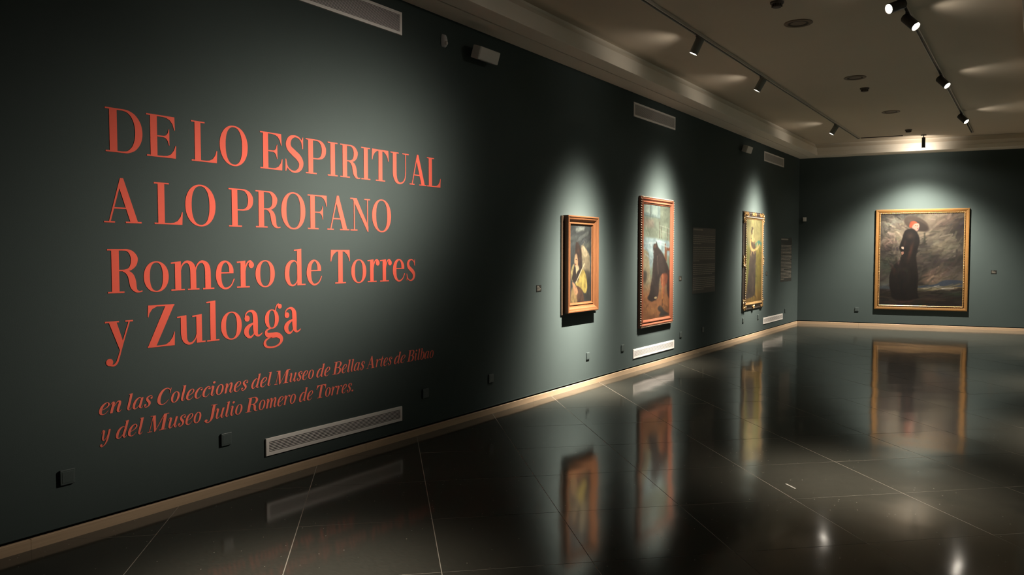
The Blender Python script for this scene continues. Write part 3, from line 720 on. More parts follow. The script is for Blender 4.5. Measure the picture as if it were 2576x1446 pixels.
def hat_portrait():
    p = Pic(270, 320, 11); U, V = p.U, p.V; rs = p.rs
    n = fbm(rs, 270, 320, 4, 5, 5); n2 = fbm(rs, 270, 320, 2.2, 3.5, 3)
    t = np.clip((n - .5) * 2.6 + .5, 0, 1)[..., None]
    p.a = (np.array((58, 54, 50)) * (1 - t) + np.array((142, 130, 112)) * t) / 255 * (.72 + .56 * n2[..., None])
    for cx, cy, rx, ry, c, al in ((.72, .36, .30, .11, (186, 172, 146), .75), (.86, .43, .2, .07, (196, 184, 158), .65), (.60, .27, .12, .07, (140, 130, 112), .6), (.10, .13, .11, .08, (170, 170, 158), .85), (.19, .08, .12, .05, (150, 146, 134), .6),
                                  (.62, .68, .20, .08, (186, 146, 126), .8), (.64, .73, .10, .04, (206, 166, 146), .7), (.82, .66, .2, .05, (128, 112, 104), .7), (.84, .77 - .08, .16, .04, (150, 140, 124), .5), (.08, .33, .12, .09, (158, 126, 116), .7), (.22, .42, .1, .06, (150, 128, 112), .5),
                                  (.82, .08, .28, .07, (70, 56, 52), .8), (.97, .15, .10, .14, (50, 42, 48), .8), (.68, .16, .16, .06, (84, 72, 62), .6), (.07, .58, .16, .13, (44, 58, 46), .75), (.10, .68, .12, .06, (52, 56, 50), .7), (.72, .52, .3, .05, (74, 62, 66), .75),
                                  (.56, .45, .10, .08, (90, 86, 74), .7), (.92, .55, .12, .05, (84, 74, 70), .6), (.07, .77, .12, .05, (146, 152, 142), .75), (.75, .62, .2, .04, (96, 84, 78), .5)):
        p.ell(cx, cy, rx, ry, c, al, -.28, 6)
    p.brush(900, -.45, .09, .012, jit=.16, al=.6); p.brush(260, -2.6, .05, .009, jit=.25, al=.5, box=(0, .35, 0, .6))
    p.poly([(.46, .79), (.58, .775), (.68, .765), (.75, .73), (.84, .715), (1.02, .73), (1.02, .80), (.46, .82)], (70, 82, 100), .9, 1)
    p.poly([(.0, .80), (.14, .79), (.3, .80), (.3, .84), (0, .84)], (84, 94, 102), .8, 2)
    p.poly([(.45, .815), (.62, .80), (.75, .785), (.98, .79), (.98, .805), (.75, .82), (.45, .835)], (176, 158, 116), .85, 1); p.line(.46, .812, .62, .808, .008, (190, 182, 160), .9)
    p.poly([(-.1, .84), (.3, .84), (.7, .835), (1.1, .815), (1.1, 1.1), (-.1, 1.1)], (50, 43, 37), .95, 2, var=.35, f=9)
    p.ell(.88, .87, .22, .05, (56, 66, 52), .8, 0, 5); p.ell(.66, .89, .2, .035, (74, 64, 56), .7, 0, 5); p.ell(.62, .93, .25, .02, (84, 66, 54), .6, 0, 5); p.ell(.2, .96, .22, .025, (88, 56, 44), .7, 0, 5); p.ell(.93, .95, .1, .02, (64, 68, 66), .6, 0, 5)
    p.brush(300, -.08, .10, .008, jit=.22, al=.6, box=(0, 1, .78, 1), spread=.2)
    hatc = (84, 72, 62)
    p.ell(.435, .112, .158, .070, hatc, 1, .42, 1); p.ell(.475, .135, .12, .042, (58, 48, 42), .9, .46, 2); p.ell(.385, .085, .07, .028, (100, 86, 74), .6, .3, 4)
    blk = (30, 23, 20)
    p.poly([(.30, .19), (.36, .165), (.43, .185), (.475, .26), (.478, .33), (.455, .40), (.445, .48), (.462, .60), (.475, .70), (.468, .82), (.475, .89), (.49, .91), (.43, .93), (.30, .955), (.17, .925), (.145, .86), (.125, .77), (.125, .68), (.16, .58), (.23, .515), (.262, .46), (.255, .41), (.235, .365), (.265, .285)], blk, 1, 1, var=.4, f=8)
    p.ell(.375, .40, .035, .15, (92, 58, 46), .75, .22, 5); p.ell(.37, .24, .07, .05, (74, 56, 48), .7, 0, 5); p.ell(.30, .33, .02, .06, (62, 46, 40), .6, .2, 4); p.ell(.17, .60, .03, .09, (74, 44, 36), .5, -.5, 5)
    p.ell(.30, .60, .08, .04, (58, 50, 44), .5, 0, 5); p.ell(.44, .75, .02, .12, (14, 12, 11), .6, 0, 4); p.ell(.27, .80, .02, .10, (12, 10, 10), .7, 0, 4); p.ell(.36, .70, .03, .12, (52, 42, 36), .4, 0, 5)
    p.brush(200, 1.5, .03, .010, jit=.30, al=.4, box=(.16, .45, .22, .90), spread=.25)
    p.ell(.31, .945, .16, .012, (70, 44, 36), .5, 0, 5)
    p.poly([(.365, .09), (.41, .082), (.445, .10), (.44, .12), (.40, .14), (.37, .155), (.352, .14)], (206, 92, 58), 1, 1, var=.3)
    p.poly([(.41, .115), (.455, .105), (.475, .13), (.465, .165), (.445, .188), (.41, .168), (.385, .15)], (236, 180, 160), 1, 1, var=.15)
    p.ell(.455, .128, .006, .004, (90, 50, 50), .8, 0, 1); p.ell(.430, .13, .007, .004, (90, 50, 50), .8, 0, 1); p.ell(.452, .162, .009, .004, (170, 60, 56), .9, 0, 1); p.line(.445, .13, .452, .148, .004, (200, 130, 110), .7)
    p.ell(.462, .165, .012, .02, (200, 150, 160), .4, 0, 3)
    p.poly([(.265, .36), (.29, .362), (.292, .385), (.268, .38)], (236, 208, 186), 1, 0); p.poly([(.265, .415), (.29, .41), (.292, .435), (.27, .445)], (206, 150, 128), 1, 0)
    p.ell(.278, .40, .02, .012, (16, 13, 12), 1)
    return p
def shawl_portrait():
    p = Pic(120, 210, 5); rs = p.rs
    n = fbm(rs, p.w, p.h, 3, 9, 4)[..., None]
    p.a = np.array((68, 74, 74)) / 255 * (.7 + .6 * n) * (1.05 - .25 * p.V[..., None])
    for a in ((.30, .06, .62, .035, .05, (168, 176, 166), .7), (.40, .18, .82, .09, .04, (130, 138, 132), .6), (.0, .26, .5, .17, .05, (104, 112, 110), .5), (.0, .17, .3, .15, .04, (112, 120, 112), .4), (.6, .27, .95, .25, .05, (112, 120, 104), .5), (.45, .035, .6, .04, .03, (180, 188, 180), .6)):
        p.line(*a)
    p.ell(.95, .12, .12, .3, (36, 38, 38), .6, 0, 5); p.strokes(.16, 12, 24)
    p.poly([(.50, .27), (.62, .262), (.72, .29), (.88, .37), (.93, .47), (.93, .60), (.88, .68), (.78, .71), (.70, .61), (.58, .58), (.53, .42)], (150, 138, 110), 1, 1, var=.3, f=9)
    p.poly([(.52, .27), (.62, .265), (.80, .34), (.82, .38), (.68, .41), (.58, .36)], (202, 186, 150), 1, 1, var=.2)
    p.poly([(.62, .60), (.90, .60), (.98, .72), (.98, .98), (.65, .95), (.55, .85)], (58, 56, 52), .8, 3, var=.3)
    p.poly([(.27, .22), (.36, .225), (.50, .30), (.535, .40), (.53, .52), (.58, .57), (.42, .62), (.30, .56), (.22, .42), (.24, .32)], (58, 42, 34), 1, 1, var=.25)
    p.ell(.38, .33, .07, .04, (110, 66, 50), .5, 0, 5)
    p.poly([(.225, .385), (.30, .37), (.345, .42), (.37, .50), (.32, .545), (.25, .535), (.215, .50), (.19, .46)], (204, 168, 128), 1, 1, var=.15)
    p.ell(.25, .505, .04, .010, (150, 70, 50), .7); p.ell(.29, .44, .04, .008, (90, 60, 45), .7)
    p.poly([(.26, .53), (.38, .52), (.42, .58), (.30, .66), (.24, .58)], (206, 190, 150), 1, 1)
    p.poly([(.07, .56), (.16, .50), (.22, .54), (.18, .64), (.12, .72), (.04, .66)], (186, 168, 112), 1, 1, var=.2)
    p.poly([(.20, .52), (.26, .56), (.28, .63), (.34, .60), (.42, .57), (.54, .56), (.58, .62), (.44, .72), (.30, .74), (.10, .70), (.13, .62)], (50, 40, 34), 1, 1, var=.2)
    p.poly([(.48, .60), (.58, .57), (.68, .60), (.76, .68), (.80, .80), (.76, .87), (.66, .885), (.50, .82), (.30, .78), (.24, .73), (.38, .71)], (194, 172, 92), 1, 1, var=.3, f=10)
    p.poly([(.30, .80), (.50, .82), (.62, .90), (.62, 1.02), (.28, 1.02)], (92, 66, 52), 1, 1, var=.3)
    p.poly([(.08, .82), (.18, .80), (.30, .88), (.30, 1.02), (.04, 1.02)], (168, 140, 92), 1, 1, var=.25)
    p.poly([(.10, .73), (.20, .75), (.34, .82), (.36, .88), (.26, .90), (.16, .82)], (210, 160, 118), 1, 1, var=.15)
    p.brush(300, 1.2, .05, .014, jit=.2, al=.32, box=(0, 1, .25, 1)); p.brush(120, -.6, .12, .014, jit=.15, al=.35, box=(0, 1, 0, .3), spread=.25)
    p.line(.66, .50, .28, .74, .018, (224, 208, 168), .95); p.strokes(.10, 20, 30)
    return p
def interior_scene():
    p = Pic(110, 290, 9); rs = p.rs; n = fbm(rs, p.w, p.h, 3, 8, 4)[..., None]
    t = np.clip((p.V[..., None] - .60) * 5, 0, 1)
    p.a = (np.array((122, 134, 116)) * (1 - t) + np.array((156, 104, 66)) * t) / 255 * (.78 + .45 * n)
    p.poly([(-.1, -.05), (.62, -.05), (.62, .115), (-.1, .10)], (128, 150, 148), .9, 1, False)
    p.poly([(.03, 0), (.24, 0), (.24, .075), (.03, .07)], (168, 184, 172), .9, 1, False); p.poly([(.32, 0), (.52, 0), (.52, .095), (.32, .085)], (158, 178, 170), .9, 1, False)
    p.line(.0, .095, .62, .115, .012, (96, 112, 108), .8); p.line(.27, 0, .27, .09, .012, (104, 118, 112), .8)
    p.poly([(.04, .125), (.38, .13), (.38, .20), (.04, .20)], (166, 136, 122), .45, 3, False)
    for a in ((.60, .145, .60, .29, .010, (70, 60, 50), .9), (.60, .175, .98, .20, .008, (160, 166, 150), .8), (.68, .19, .68, .29, .010, (84, 72, 60), .9), (.68, .225, .98, .245, .008, (160, 166, 150), .8), (.90, .2, .90, .30, .01, (90, 80, 66), .8)): p.line(*a)
    p.poly([(-.1, .31), (.35, .29), (.6, .30), (1.1, .33), (1.1, .45), (.6, .42), (.38, .50), (.30, .55), (-.1, .56)], (152, 176, 180), .95, 2, var=.25, f=10)
    p.poly([(-.1, .40), (.14, .40), (.22, .46), (.26, .66), (.14, .68), (.13, .58), (-.1, .57)], (162, 152, 120), .95, 1, var=.2)
    p.poly([(.0, .58), (.14, .58), (.14, .66), (.0, .66)], (60, 46, 38), .7, 3)
    p.poly([(.80, .335), (.84, .335), (.87, .37), (1.05, .37), (1.05, .40), (.88, .40), (.88, .5), (.80, .5)], (120, 76, 52), 1, 1, False)
    p.poly([(.40, .335), (.455, .335), (.48, .318), (.51, .335), (.56, .37), (.66, .40), (.76, .44), (.90, .52), (.96, .57), (.93, .61), (.80, .625), (.66, .625), (.60, .68), (.58, .78), (.50, .83), (.34, .83), (.24, .80), (.28, .72), (.34, .62), (.37, .50), (.38, .44), (.36, .38)], (50, 38, 34), 1, 1, var=.3, f=8)
    p.ell(.45, .36, .05, .022, (112, 76, 52), .6, 0, 3); p.line(.52, .45, .56, .60, .02, (100, 84, 72), .5)
    p.poly([(.88, .60), (1.05, .60), (1.05, .82), (.92, .80)], (62, 42, 36), 1, 1)
    p.poly([(.66, .62), (.90, .61), (.88, .70), (.70, .72)], (142, 74, 48), .9, 1, var=.3)
    p.line(.73, .62, .74, .78, .03, (176, 110, 74), .9); p.line(.70, .74, .74, .86, .02, (190, 120, 60), .8); p.line(.80, .68, .78, .80, .02, (160, 90, 60), .8)
    p.poly([(.18, .80), (.30, .78), (.42, .80), (.46, .83), (.34, .845), (.22, .83)], (44, 30, 26), 1, 1); p.ell(.47, .815, .05, .010, (214, 188, 140), .9)
    p.ell(.35, .92, .3, .05, (196, 138, 84), .5, 0, 5)
    p.poly([(.56, .905), (.64, .89), (.72, .91), (.80, .94), (.98, .975), (.96, .985), (.62, .985), (.66, .95), (.58, .93)], (74, 66, 60), 1, 1, var=.15)
    p.line(.72, .84, .72, .89, .012, (60, 40, 34), .8)
    for a in ((.05, .34, .45, .33), (.15, .38, .38, .41), (.5, .31, .8, .33), (.62, .34, .95, .37), (.1, .43, .3, .47)): p.line(*a, .02, (186, 204, 206), .6)
    p.brush(500, 1.3, .05, .016, jit=.2, al=.32, spread=.8); p.strokes(.10, 14, 30)
    return p
def standing_figure():
    p = Pic(110, 280, 3); rs = p.rs; n = fbm(rs, p.w, p.h, 3, 6, 4)[..., None]; V = p.V[..., None]
    sky = np.array((166, 158, 104)); fld = np.array((128, 126, 62)); low = np.array((150, 118, 58))
    t1 = np.clip((V - .27) * 14, 0, 1); t2 = np.clip((V - .72) * 5, 0, 1)
    p.a = ((sky * (1 - t1) + fld * t1) * (1 - t2) + low * t2) / 255 * (.82 + .36 * n)
    p.ell(.1, .05, .22, .05, (120, 122, 78), .6, 0, 5); p.ell(.75, .2, .3, .04, (186, 174, 120), .35, 0, 6)
    p.poly([(.55, .30), (.66, .275), (.80, .25), (.94, .27), (1.05, .28), (1.05, .31), (.55, .31)], (78, 134, 116), .9, 1)
    p.poly([(-.05, .24), (.06, .22), (.12, .25), (.12, .31), (-.05, .31)], (96, 104, 66), .8, 1); p.line(.0, .30, 1, .305, .015, (120, 138, 104), .6)
    p.poly([(.66, .40), (1.05, .40), (1.05, .74), (.70, .76)], (146, 122, 56), .5, 4)
    p.poly([(.34, .30), (.42, .33), (.56, .335), (.60, .33), (.64, .42), (.62, .60), (.62, .78), (.60, .90), (.48, .93), (.20, .945), (-.04, .935), (.08, .86), (.18, .66), (.25, .46), (.27, .36)], (78, 66, 56), 1, 1, var=.25, f=7)
    p.poly([(.31, .235), (.40, .225), (.50, .24), (.56, .28), (.60, .335), (.50, .345), (.34, .335), (.27, .29)], (88, 74, 58), 1, 1)
    p.poly([(.385, .19), (.46, .19), (.47, .215), (.54, .235), (.50, .265), (.42, .275), (.33, .25), (.37, .225)], (212, 178, 118), 1, 1, var=.1)
    p.poly([(.37, .12), (.44, .105), (.485, .125), (.48, .17), (.44, .20), (.40, .19), (.37, .16)], (216, 182, 124), 1, 0, var=.1)
    p.poly([(.335, .10), (.40, .085), (.46, .095), (.48, .115), (.42, .125), (.39, .16), (.36, .19), (.33, .16)], (56, 44, 36), 1, 0)
    p.poly([(.27, .24), (.33, .25), (.34, .32), (.46, .355), (.62, .345), (.74, .325), (.84, .29), (.88, .295), (.84, .33), (.66, .37), (.44, .385), (.30, .365), (.25, .30)], (216, 182, 118), 1, 1, var=.1)
    p.line(.70, .33, .72, .29, .03, (210, 176, 112), .9); p.line(.48, .93, .46, .965, .02, (110, 96, 56), .8); p.line(.58, .90, .66, .95, .02, (110, 96, 56), .8)
    p.brush(500, 1.4, .10, .018, jit=.12, al=.45, spread=.4)
    p.strokes(.10, 12, 26)
    return p

def canvas_mesh(pic, w, h, k, gain=(1, 1, 1)):
    a = srgb2lin(np.clip(pic.a, 0, 1)) * k * np.array(gain); H_, W_ = pic.h, pic.w
    xs = np.linspace(0, w, W_); zs = np.linspace(h, 0, H_)
    X, Z = np.meshgrid(xs, zs); co = np.stack([X.ravel(), np.zeros(X.size), Z.ravel()], 1)
    idx = np.arange(H_ * W_).reshape(H_, W_)
    f = np.stack([idx[1:, :-1], idx[1:, 1:], idx[:-1, 1:], idx[:-1, :-1]], -1).reshape(-1, 4)
    me = bpy.data.meshes.new('canvas'); me.from_pydata(co.tolist(), [], f.tolist())
    ca = me.color_attributes.new('paint', 'FLOAT_COLOR', 'POINT')
    buf = np.ones((H_ * W_, 4), np.float32); buf[:, :3] = np.clip(a.reshape(-1, 3), 0, 1)
    ca.data.foreach_set('color', buf.ravel()); me.update()
    return me
def rail_set(parent, W_, H_, prof, m, name='rail', x0=0.0, z0=0.0):
    """four mitred rails; prof = closed loop of (inset, outward depth)"""
    cs = [(0, 0, 1, 1), (W_, 0, -1, 1), (W_, H_, -1, -1), (0, H_, 1, -1)]
    for k in range(4):
        bm = bmesh.new(); rs = []
        for q in (k, (k + 1) % 4):
            cx, cz, sx, sz = cs[q]
            rs.append([bm.verts.new((x0 + cx + sx * i_, -d, z0 + cz + sz * i_)) for i_, d in prof])
        n = len(prof)
        for i in range(n): bm.faces.new((rs[0][i], rs[0][(i + 1) % n], rs[1][(i + 1) % n], rs[1][i]))
        bm.faces.new(rs[0]); bm.faces.new(rs[1][::-1])
        obj(name, bm, m, parent)
def put_canvas(t, pic, w, h, inset, depth, k, gain=(1, 1, 1)):
    me = canvas_mesh(pic, w - 2 * inset, h - 2 * inset, k, gain); o = link('canvas', me, M['canvas'], t); o.location = (inset, -depth, inset)
    bm = bmesh.new(); box(bm, .02, w - .02, -depth + .002, -.001, .02, h - .02); obj('backboard', bm, M['backing'], t)
def bead_row(bm, x0, z0, x1, z1, y, r, step, sx=1.0, sz=1.0):
    n = max(2, int(math.hypot(x1 - x0, z1 - z0) / step))
    for k in range(n):
        u = (k + .5) / n; x, z = x0 + (x1 - x0) * u, z0 + (z1 - z0) * u
        bmesh.ops.create_icosphere(bm, subdivisions=1, radius=r, matrix=Matrix.Translation((x, y, z)) @ Matrix.Diagonal((sx, 1, sz, 1)))

KP = 0.20
K1, K2, K3, K4 = 0.135, 0.15, 0.17, 0.23
# first painting: stepped warm wooden frame with a thin outer flange
W1, H1 = .715, 1.083
t = thing('framed_painting', 'woman with a pale shawl, painting in stepped warm wooden frame nearest the title', 'painting', on_left(7.375, .883), LROT)
rail_set(t, W1 + .11, H1 + .012, [(0, .001), (0, .012), (.05, .012), (.05, .001)], M['oak_dark'], 'flange', -.055, -.018)
rail_set(t, W1, H1, [(0, .001), (0, .064), (.004, .070), (.016, .070), (.022, .064), (.040, .060), (.046, .052), (.060, .040), (.078, .036), (.082, .042), (.090, .042), (.094, .030), (.110, .026), (.110, .001)], M['oak'])
put_canvas(t, shawl_portrait(), W1, H1, .108, .027, K1)
# second painting: tall, reddish gilt with a row of beads round the outside
W2, H2 = 1.10, 1.74
t = thing('framed_painting', 'tall painting of a dark kneeling figure beside a bed, reddish frame edged with pale beads', 'painting', on_left(9.322, .556), LROT)
rail_set(t, W2, H2, [(0, .001), (0, .030), (.006, .034), (.018, .034), (.022, .046), (.034, .048), (.040, .040), (.052, .030), (.060, .030), (.068, .040), (.078, .040), (.086, .032), (.098, .026), (.100, .020), (.100, .001)], M['redwood'])
bm = bmesh.new()
bead_row(bm, .009, .02, .009, H2 - .02, -.036, .0125, .031, 1, .9); bead_row(bm, W2 - .009, .02, W2 - .009, H2 - .02, -.036, .0125, .031, 1, .9)
bead_row(bm, .02, .009, W2 - .02, .009, -.036, .0115, .031); bead_row(bm, .02, H2 - .009, W2 - .02, H2 - .009, -.036, .0115, .031)
o = obj('bead_trim', bm, M['bead'], t, smooth=True); o['kind'] = 'stuff'; o['label'] = 'row of pale gilt beads'
put_canvas(t, interior_scene(), W2, H2, .098, .021, K2)
# third painting: black frame sloping back to the wall, gilt ornaments and inner bead edge
W3, H3 = 1.25, 1.782
t = thing('framed_painting', 'tall yellow-green painting of a woman in a long dark skirt, black frame with gilt ornaments', 'painting', on_left(13.643, .513), LROT)
rail_set(t, W3, H3, [(0, .001), (0, .010), (.008, .014), (.090, .030), (.100, .030), (.100, .001)], M['ebony'])
rail_set(t, W3 - .19, H3 - .19, [(0, .001), (0, .034), (.004, .040), (.016, .040), (.022, .032), (.040, .026), (.044, .020), (.044, .001)], M['gilt'], 'inner_rail', .095, .095)
bm = bmesh.new()
for xx in (.103, W3 - .103): bead_row(bm, xx, .12, xx, H3 - .12, -.038, .011, .040, 1, 1.3)
bead_row(bm, .12, H3 - .103, W3 - .12, H3 - .103, -.038, .010, .036, 1.3, 1)
o = obj('bead_trim', bm, M['bead'], t, smooth=True); o['kind'] = 'stuff'; o['label'] = 'row of pale gilt beads'
rr = random.Random(4)
def ornament(cx, cz, lw, lh):
    bm = bmesh.new()
    for k in range(16):
        a = rr.uniform(-.5, .5) * lw; b = rr.uniform(-.5, .5) * lh; r = rr.uniform(.008, .016)
        bmesh.ops.create_icosphere(bm, subdivisions=1, radius=r, matrix=Matrix.Translation((cx + a, -.024 - rr.random() * .006, cz + b)) @ Matrix.Rotation(rr.random() * 3, 4, 'Y') @ Matrix.Diagonal((1.9, .8, .8, 1)))
    box(bm, cx - lw / 2, cx + lw / 2, -.026, -.012, cz - lh / 2, cz + lh / 2)
    obj('ornament', bm, M['gilt'], t, smooth=False)
for cz in (.12, H3 / 2, H3 - .12):
    for cx in (.048, W3 - .048): ornament(cx, cz, .06, .20 if cz == H3 / 2 else .17)
for cx in (.17, W3 / 2, W3 - .17): ornament(cx, H3 - .048, .24, .06)
for cx in (.12, W3 / 2, W3 - .12): ornament(cx, .045, .10, .05)
put_canvas(t, standing_figure(), W3, H3, .136, .021, K3)
# large portrait on the end wall
W4, H4 = 1.715, 2.09
t = thing('framed_painting', 'large painting of a woman in black with wide hat, on the end wall', 'painting', on_back(1.525, .365), BANG)
rail_set(t, W4, H4, [(0, .001), (0, .026), (.006, .034), (.022, .036), (.052, .028), (.060, .024), (.064, .018), (.070, .018), (.070, .001)], M['giltwood'])
rail_set(t, W4 - .136, H4 - .136, [(0, .001), (0, .020), (.006, .028), (.018, .028), (.028, .018), (.028, .001)], M['gilt'], 'inner_rail', .068, .068)
bm = bmesh.new()
for a in ((.08, .08, .08, H4 - .08), (W4 - .08, .08, W4 - .08, H4 - .08), (.08, H4 - .08, W4 - .08, H4 - .08), (.08, .08, W4 - .08, .08)): bead_row(bm, *a, -.027, .010, .034)
o = obj('bead_trim', bm, M['gilt'], t, smooth=True); o['kind'] = 'stuff'
put_canvas(t, hat_portrait(), W4, H4, .094, .019, K4)

# ------------------------------------------------------------------ lighting tracks and lamps
def track(name, label, x, ya, yb):
    t = thing(name, label, 'track', (x, ya, ZC), 0, 'ceiling lighting tracks')
    n = yb - ya
    for sx in (-1, 1):
        bm = bmesh.new(); box(bm, sx * .018 - .0045 if sx > 0 else -.018 - .0045, sx * .018 + .0045 if sx > 0 else -.018 + .0045, 0, n, -.030, 0); obj('side_rail', bm, M['trackw'], t)
    bm = bmesh.new(); box(bm, -.0135, .0135, .001, n - .001, -.018, 0); obj('slot', bm, M['black'], t)
    for yy in (0, n): 
        bm = bmesh.new(); box(bm, -.024, .024, yy - .006, yy + .006, -.033, 0); obj('end_cap', bm, M['trackw'], t)
    return t
track('lighting_track', 'long ceiling track with three lamps aimed at the left wall', 1.33, -1.5, 16.76)
track('lighting_track', 'long ceiling track with four lamps aimed to the right', 3.255, -1.5, 17.08)
bm = bmesh.new(); box(bm, 0, .75, -.007, .007, -.013, 0)
o = obj('cable_duct', bm, M['detector']); o.location = (1.36, 16.80, ZC); o.rotation_euler = (0, 0, BANG); tag(o, 'thin dark duct on the ceiling running from the end of the left track', 'duct')

lamp_n = 0
def beam_profile(ld, sigma, floor_=0.0, p=2.0):
    """photometric profile of the reflector: gaussian fall-off around the beam axis"""
    ld.use_nodes = True; nt = ld.node_tree; em = nt.nodes['Emission']
    tc = nt.nodes.new('ShaderNodeTexCoord'); sp = nt.nodes.new('ShaderNodeSeparateXYZ'); nt.links.new(tc.outputs['Normal'], sp.inputs[0])
    def mth(op, a, b=None):
        n = nt.nodes.new('ShaderNodeMath'); n.operation = op
        for k, v in enumerate((a, b)):
            if v is None: continue
            if isinstance(v, (int, float)): n.inputs[k].default_value = v
            else: nt.links.new(v, n.inputs[k])
        return n.outputs[0]
    z = mth('MINIMUM', mth('ABSOLUTE', sp.outputs['Z']), 0.999999)
    a = mth('DIVIDE', mth('ARCCOSINE', z), math.radians(sigma))
    g = mth('EXPONENT', mth('MULTIPLY', mth('POWER', a, p), -1.0))
    nt.links.new(mth('ADD', g, floor_), em.inputs['Strength'])
def lamp(label, mount, aim, power, dark=False, cone=50.0, fill=1.0, patch=None, patch_power=3.8, patch_cone=104, blend=1.0, tilt_limit=None, body_tilt=None, length=.17, rad=.045, flat=False, sigma=12.0, wide=0.0, pw=2.0, sink=0.0):
    """track spotlight: adapter, arm, cylinder body, lens; its beam leaves at the lens; fill and patch spots are added"""
    global lamp_n; lamp_n += 1
    mt = M['lampdark'] if dark else M['lampbody']
    t = thing('track_spotlight', label, 'spotlight', mount, 0, 'ceiling track spotlights')
    bm = bmesh.new(); box(bm, -.0145, .0145, -.05, .05, -.046, -.0335) if not flat else lathe(bm, [(0, 0), (.05, 0), (.05, -.015), (0, -.015)], 24)
    obj('adapter', bm, mt, t)
    bm = bmesh.new(); lathe(bm, [(0, -.034 if not flat else -.012), (.008, -.034 if not flat else -.012), (.008, -.10), (0, -.10)], 12); obj('arm', bm, mt, t)
    piv = Vector((0, 0, -.095))
    d = (Vector(aim) - Vector(mount) - piv).normalized()
    bd = d
    if body_tilt is not None: bd = Vector(body_tilt).normalized()
    q = Vector((0, 0, -1)).rotation_difference(bd).to_matrix().to_4x4()
    Mx = Matrix.Translation(piv) @ q
    bm = bmesh.new(); lathe(bm, [(0, .045), (rad * .9, .045), (rad, .038), (rad, -length + .045), (rad - .004, -length + .045), (rad - .005, -length + .065 + sink), (0, -length + .065 + sink)], 32, Mx); body = obj('body', bm, mt, t, smooth=False)
    bm = bmesh.new(); lathe(bm, [(0, -length + .052 + sink), (rad - .0055, -length + .052 + sink), (rad - .0055, -length + .058 + sink), (0, -length + .058 + sink)], 32, Mx); obj('lens', bm, M['lens'], body)['label'] = 'glowing lamp lens'
    mouth = Vector(mount) + piv + bd * (length - .040)
    ld = bpy.data.lights.new('lamp_beam', 'SPOT'); ld.energy = power; ld.color = LAMP_COL; ld.spot_size = math.radians(cone); ld.spot_blend = blend; ld.shadow_soft_size = .014; beam_profile(ld, sigma, wide, pw)
    lo = bpy.data.objects.new('lamp_beam', ld); COL.objects.link(lo); lo.location = mouth; lo.rotation_euler = (Vector(aim) - mouth).to_track_quat('-Z', 'Y').to_euler()
    if fill > 0:  # added wide fill under the lamp, lifts floor and walls
        pd = bpy.data.lights.new('fill_light', 'SPOT'); pd.energy = P_FILL * fill; pd.color = LAMP_COL; pd.shadow_soft_size = .04; pd.spot_size = math.radians(172); pd.spot_blend = 0.6
        po = bpy.data.objects.new('fill_light', pd); COL.objects.link(po); po.location = mouth + bd * .03
    if patch is not None:      # added spot beside the lens that brightens a patch of the ceiling
        sd = bpy.data.lights.new('patch_light', 'SPOT'); sd.energy = patch_power; sd.color = LAMP_COL; sd.spot_size = math.radians(patch_cone); sd.spot_blend = 1.0; sd.shadow_soft_size = .04
        so = bpy.data.objects.new('patch_light', sd); COL.objects.link(so); so.location = mouth + bd * .03; so.rotation_euler = (Vector(patch) - so.location).to_track_quat('-Z', 'Y').to_euler()
    return t
XT1, XT2 = 1.33, 3.255
lamp('dark spotlight on the right track facing the title, cut off by the frame top', (XT2, 7.72, ZC), (0.0, 3.80, 1.80), P_TITLE, dark=True, cone=80, sigma=9.0, wide=.004)
lamp('grey cylinder spotlight nearest the camera on the left track', (XT1, 7.90, ZC), (0.0, 7.66, 0.95), P_PIC * 1.1, cone=80, sigma=12.0, patch=(.42, 7.80, ZC))
lamp('grey cylinder spotlight in the middle of the left track', (XT1, 10.16, ZC), (0.0, 9.95, 1.45), P_PIC * .9, cone=90, sigma=14.0, patch=(.45, 10.2, ZC))
lamp('small grey cylinder spotlight with a bright face at the far end of the left track', (XT1, 14.58, ZC), (0.0, 14.22, 1.45), P_PIC * .75, cone=100, sigma=15.0, patch=(.42, 14.5, ZC))
for lab, y, py in (('dark spotlight with glaring lens near the top of the right track', 8.25, 8.6),
                   ('dark spotlight with glaring lens, third along the right track', 11.35, 11.7), ('dark spotlight with glaring lens at the far end of the right track', 14.60, 14.7)):
    lamp(lab, (XT2, y, ZC), (XR, y - .25, 1.45), P_RIGHT, dark=True, cone=90, sigma=14, patch=(4.2, py, ZC), body_tilt=(.62, -.35, -.70))
lamp('added dark spotlight on the right track before the frame, shining straight down', (XT2, 5.55, ZC), (3.38, 5.62, 0.0), 1150.0, dark=True, cone=70, sigma=12.5, pw=2.6, fill=0)  # added unseen lamp that makes a pool of light on the floor
lamp('added grey spotlight on the left track before the frame, shining down at the floor', (XT1, 2.30, ZC), (1.60, 2.30, 0.0), 800.0, cone=70, sigma=12, pw=2.6, fill=0, patch=(.40, 3.4, ZC), patch_power=7.0, patch_cone=120)  # second added unseen lamp, for the near floor pool and left cornice
lamp('upright dark cylinder spotlight in front of the end wall above the large portrait', (2.445, 17.075, ZC), (2.38, 17.42, 0.0), P_BACK, dark=True, cone=158, blend=.4, sigma=40, wide=.014, pw=5.0, fill=0, sink=.03, patch=(2.2, 17.6, 3.72), patch_power=22.0, patch_cone=160, body_tilt=(0, .04, -1), length=.20, rad=.032, flat=True)  # its patch spot is added to brighten the coffer face

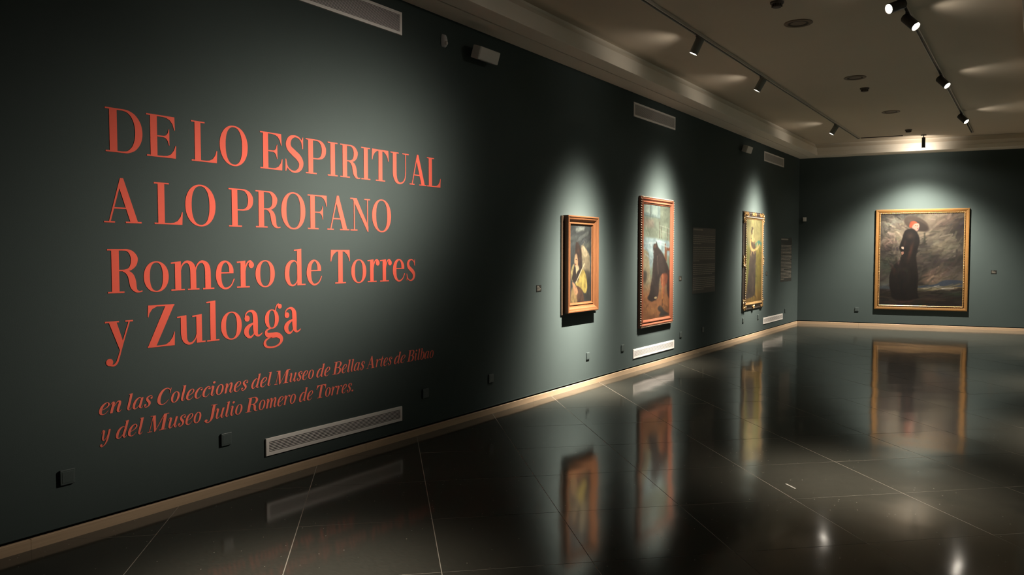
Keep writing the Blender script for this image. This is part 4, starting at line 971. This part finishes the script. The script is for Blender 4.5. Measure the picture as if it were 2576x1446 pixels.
# ------------------------------------------------------------------ ceiling fittings
def disc(label, x, y):
    t = thing('ceiling_speaker', label, 'ceiling fitting', (x, y, ZC), 0, 'round bronze ceiling fittings between the tracks')
    bm = bmesh.new(); lathe(bm, [(.098, 0), (.136, 0), (.138, -.005), (.130, -.010), (.100, -.008), (.098, 0)], 40); obj('rim', bm, M['disc'], t)
    bm = bmesh.new(); lathe(bm, [(0, -.0005), (.099, -.0005), (.099, -.004), (0, -.004)], 40); obj('cone', bm, M['disc'], t)
    bm = bmesh.new(); lathe(bm, [(.075, -.0038), (.094, -.0038), (.094, -.0055), (.075, -.0055), (.075, -.0038)], 40); obj('slot_ring', bm, M['discdark'], t)
disc('flat bronze ceiling disc nearest the camera between the two tracks', 2.287, 8.11)
disc('flat bronze ceiling disc in the middle between the two tracks', 2.291, 11.02)
disc('flat bronze ceiling disc farthest away between the two tracks', 2.298, 14.0)
def detector(label, x, y):
    t = thing('smoke_detector', label, 'smoke detector', (x, y, ZC), 0, 'dark smoke detectors on the ceiling')
    bm = bmesh.new(); lathe(bm, [(0, 0), (.062, 0), (.060, -.014), (.050, -.020), (0, -.020)], 32); obj('base', bm, M['detector'], t)
    bm = bmesh.new(); lathe(bm, [(0, -.020), (.046, -.020), (.040, -.044), (.033, -.050), (0, -.050)], 32); head = obj('head', bm, M['detector'], t)
    for k in range(12):
        a = 2 * PI * k / 12; bm = bmesh.new(); box(bm, .034, .048, -.003, .003, -.044, -.020)
        o = obj('rib', bm, M['discdark'], head); o.rotation_euler = (0, 0, a)
detector('dark smoke detector cut by the top of the frame, left of the nearest disc', 2.290, 7.33)
detector('dark smoke detector below the middle ceiling disc', 2.275, 11.80)
detector('dark smoke detector beside the lamp over the large portrait, farthest away', 2.285, 16.22)

# ------------------------------------------------------------------ a fleck of paper on the floor
bm = bmesh.new(); box(bm, -.055, .055, -.006, .006, 0, .0006)
o = obj('paper_scrap', bm, M['paper']); o.location = (3.004, 5.242, .0008); o.rotation_euler = (0, 0, -.74)
tag(o, 'small pale paper scrap lying on the dark polished floor', 'scrap')
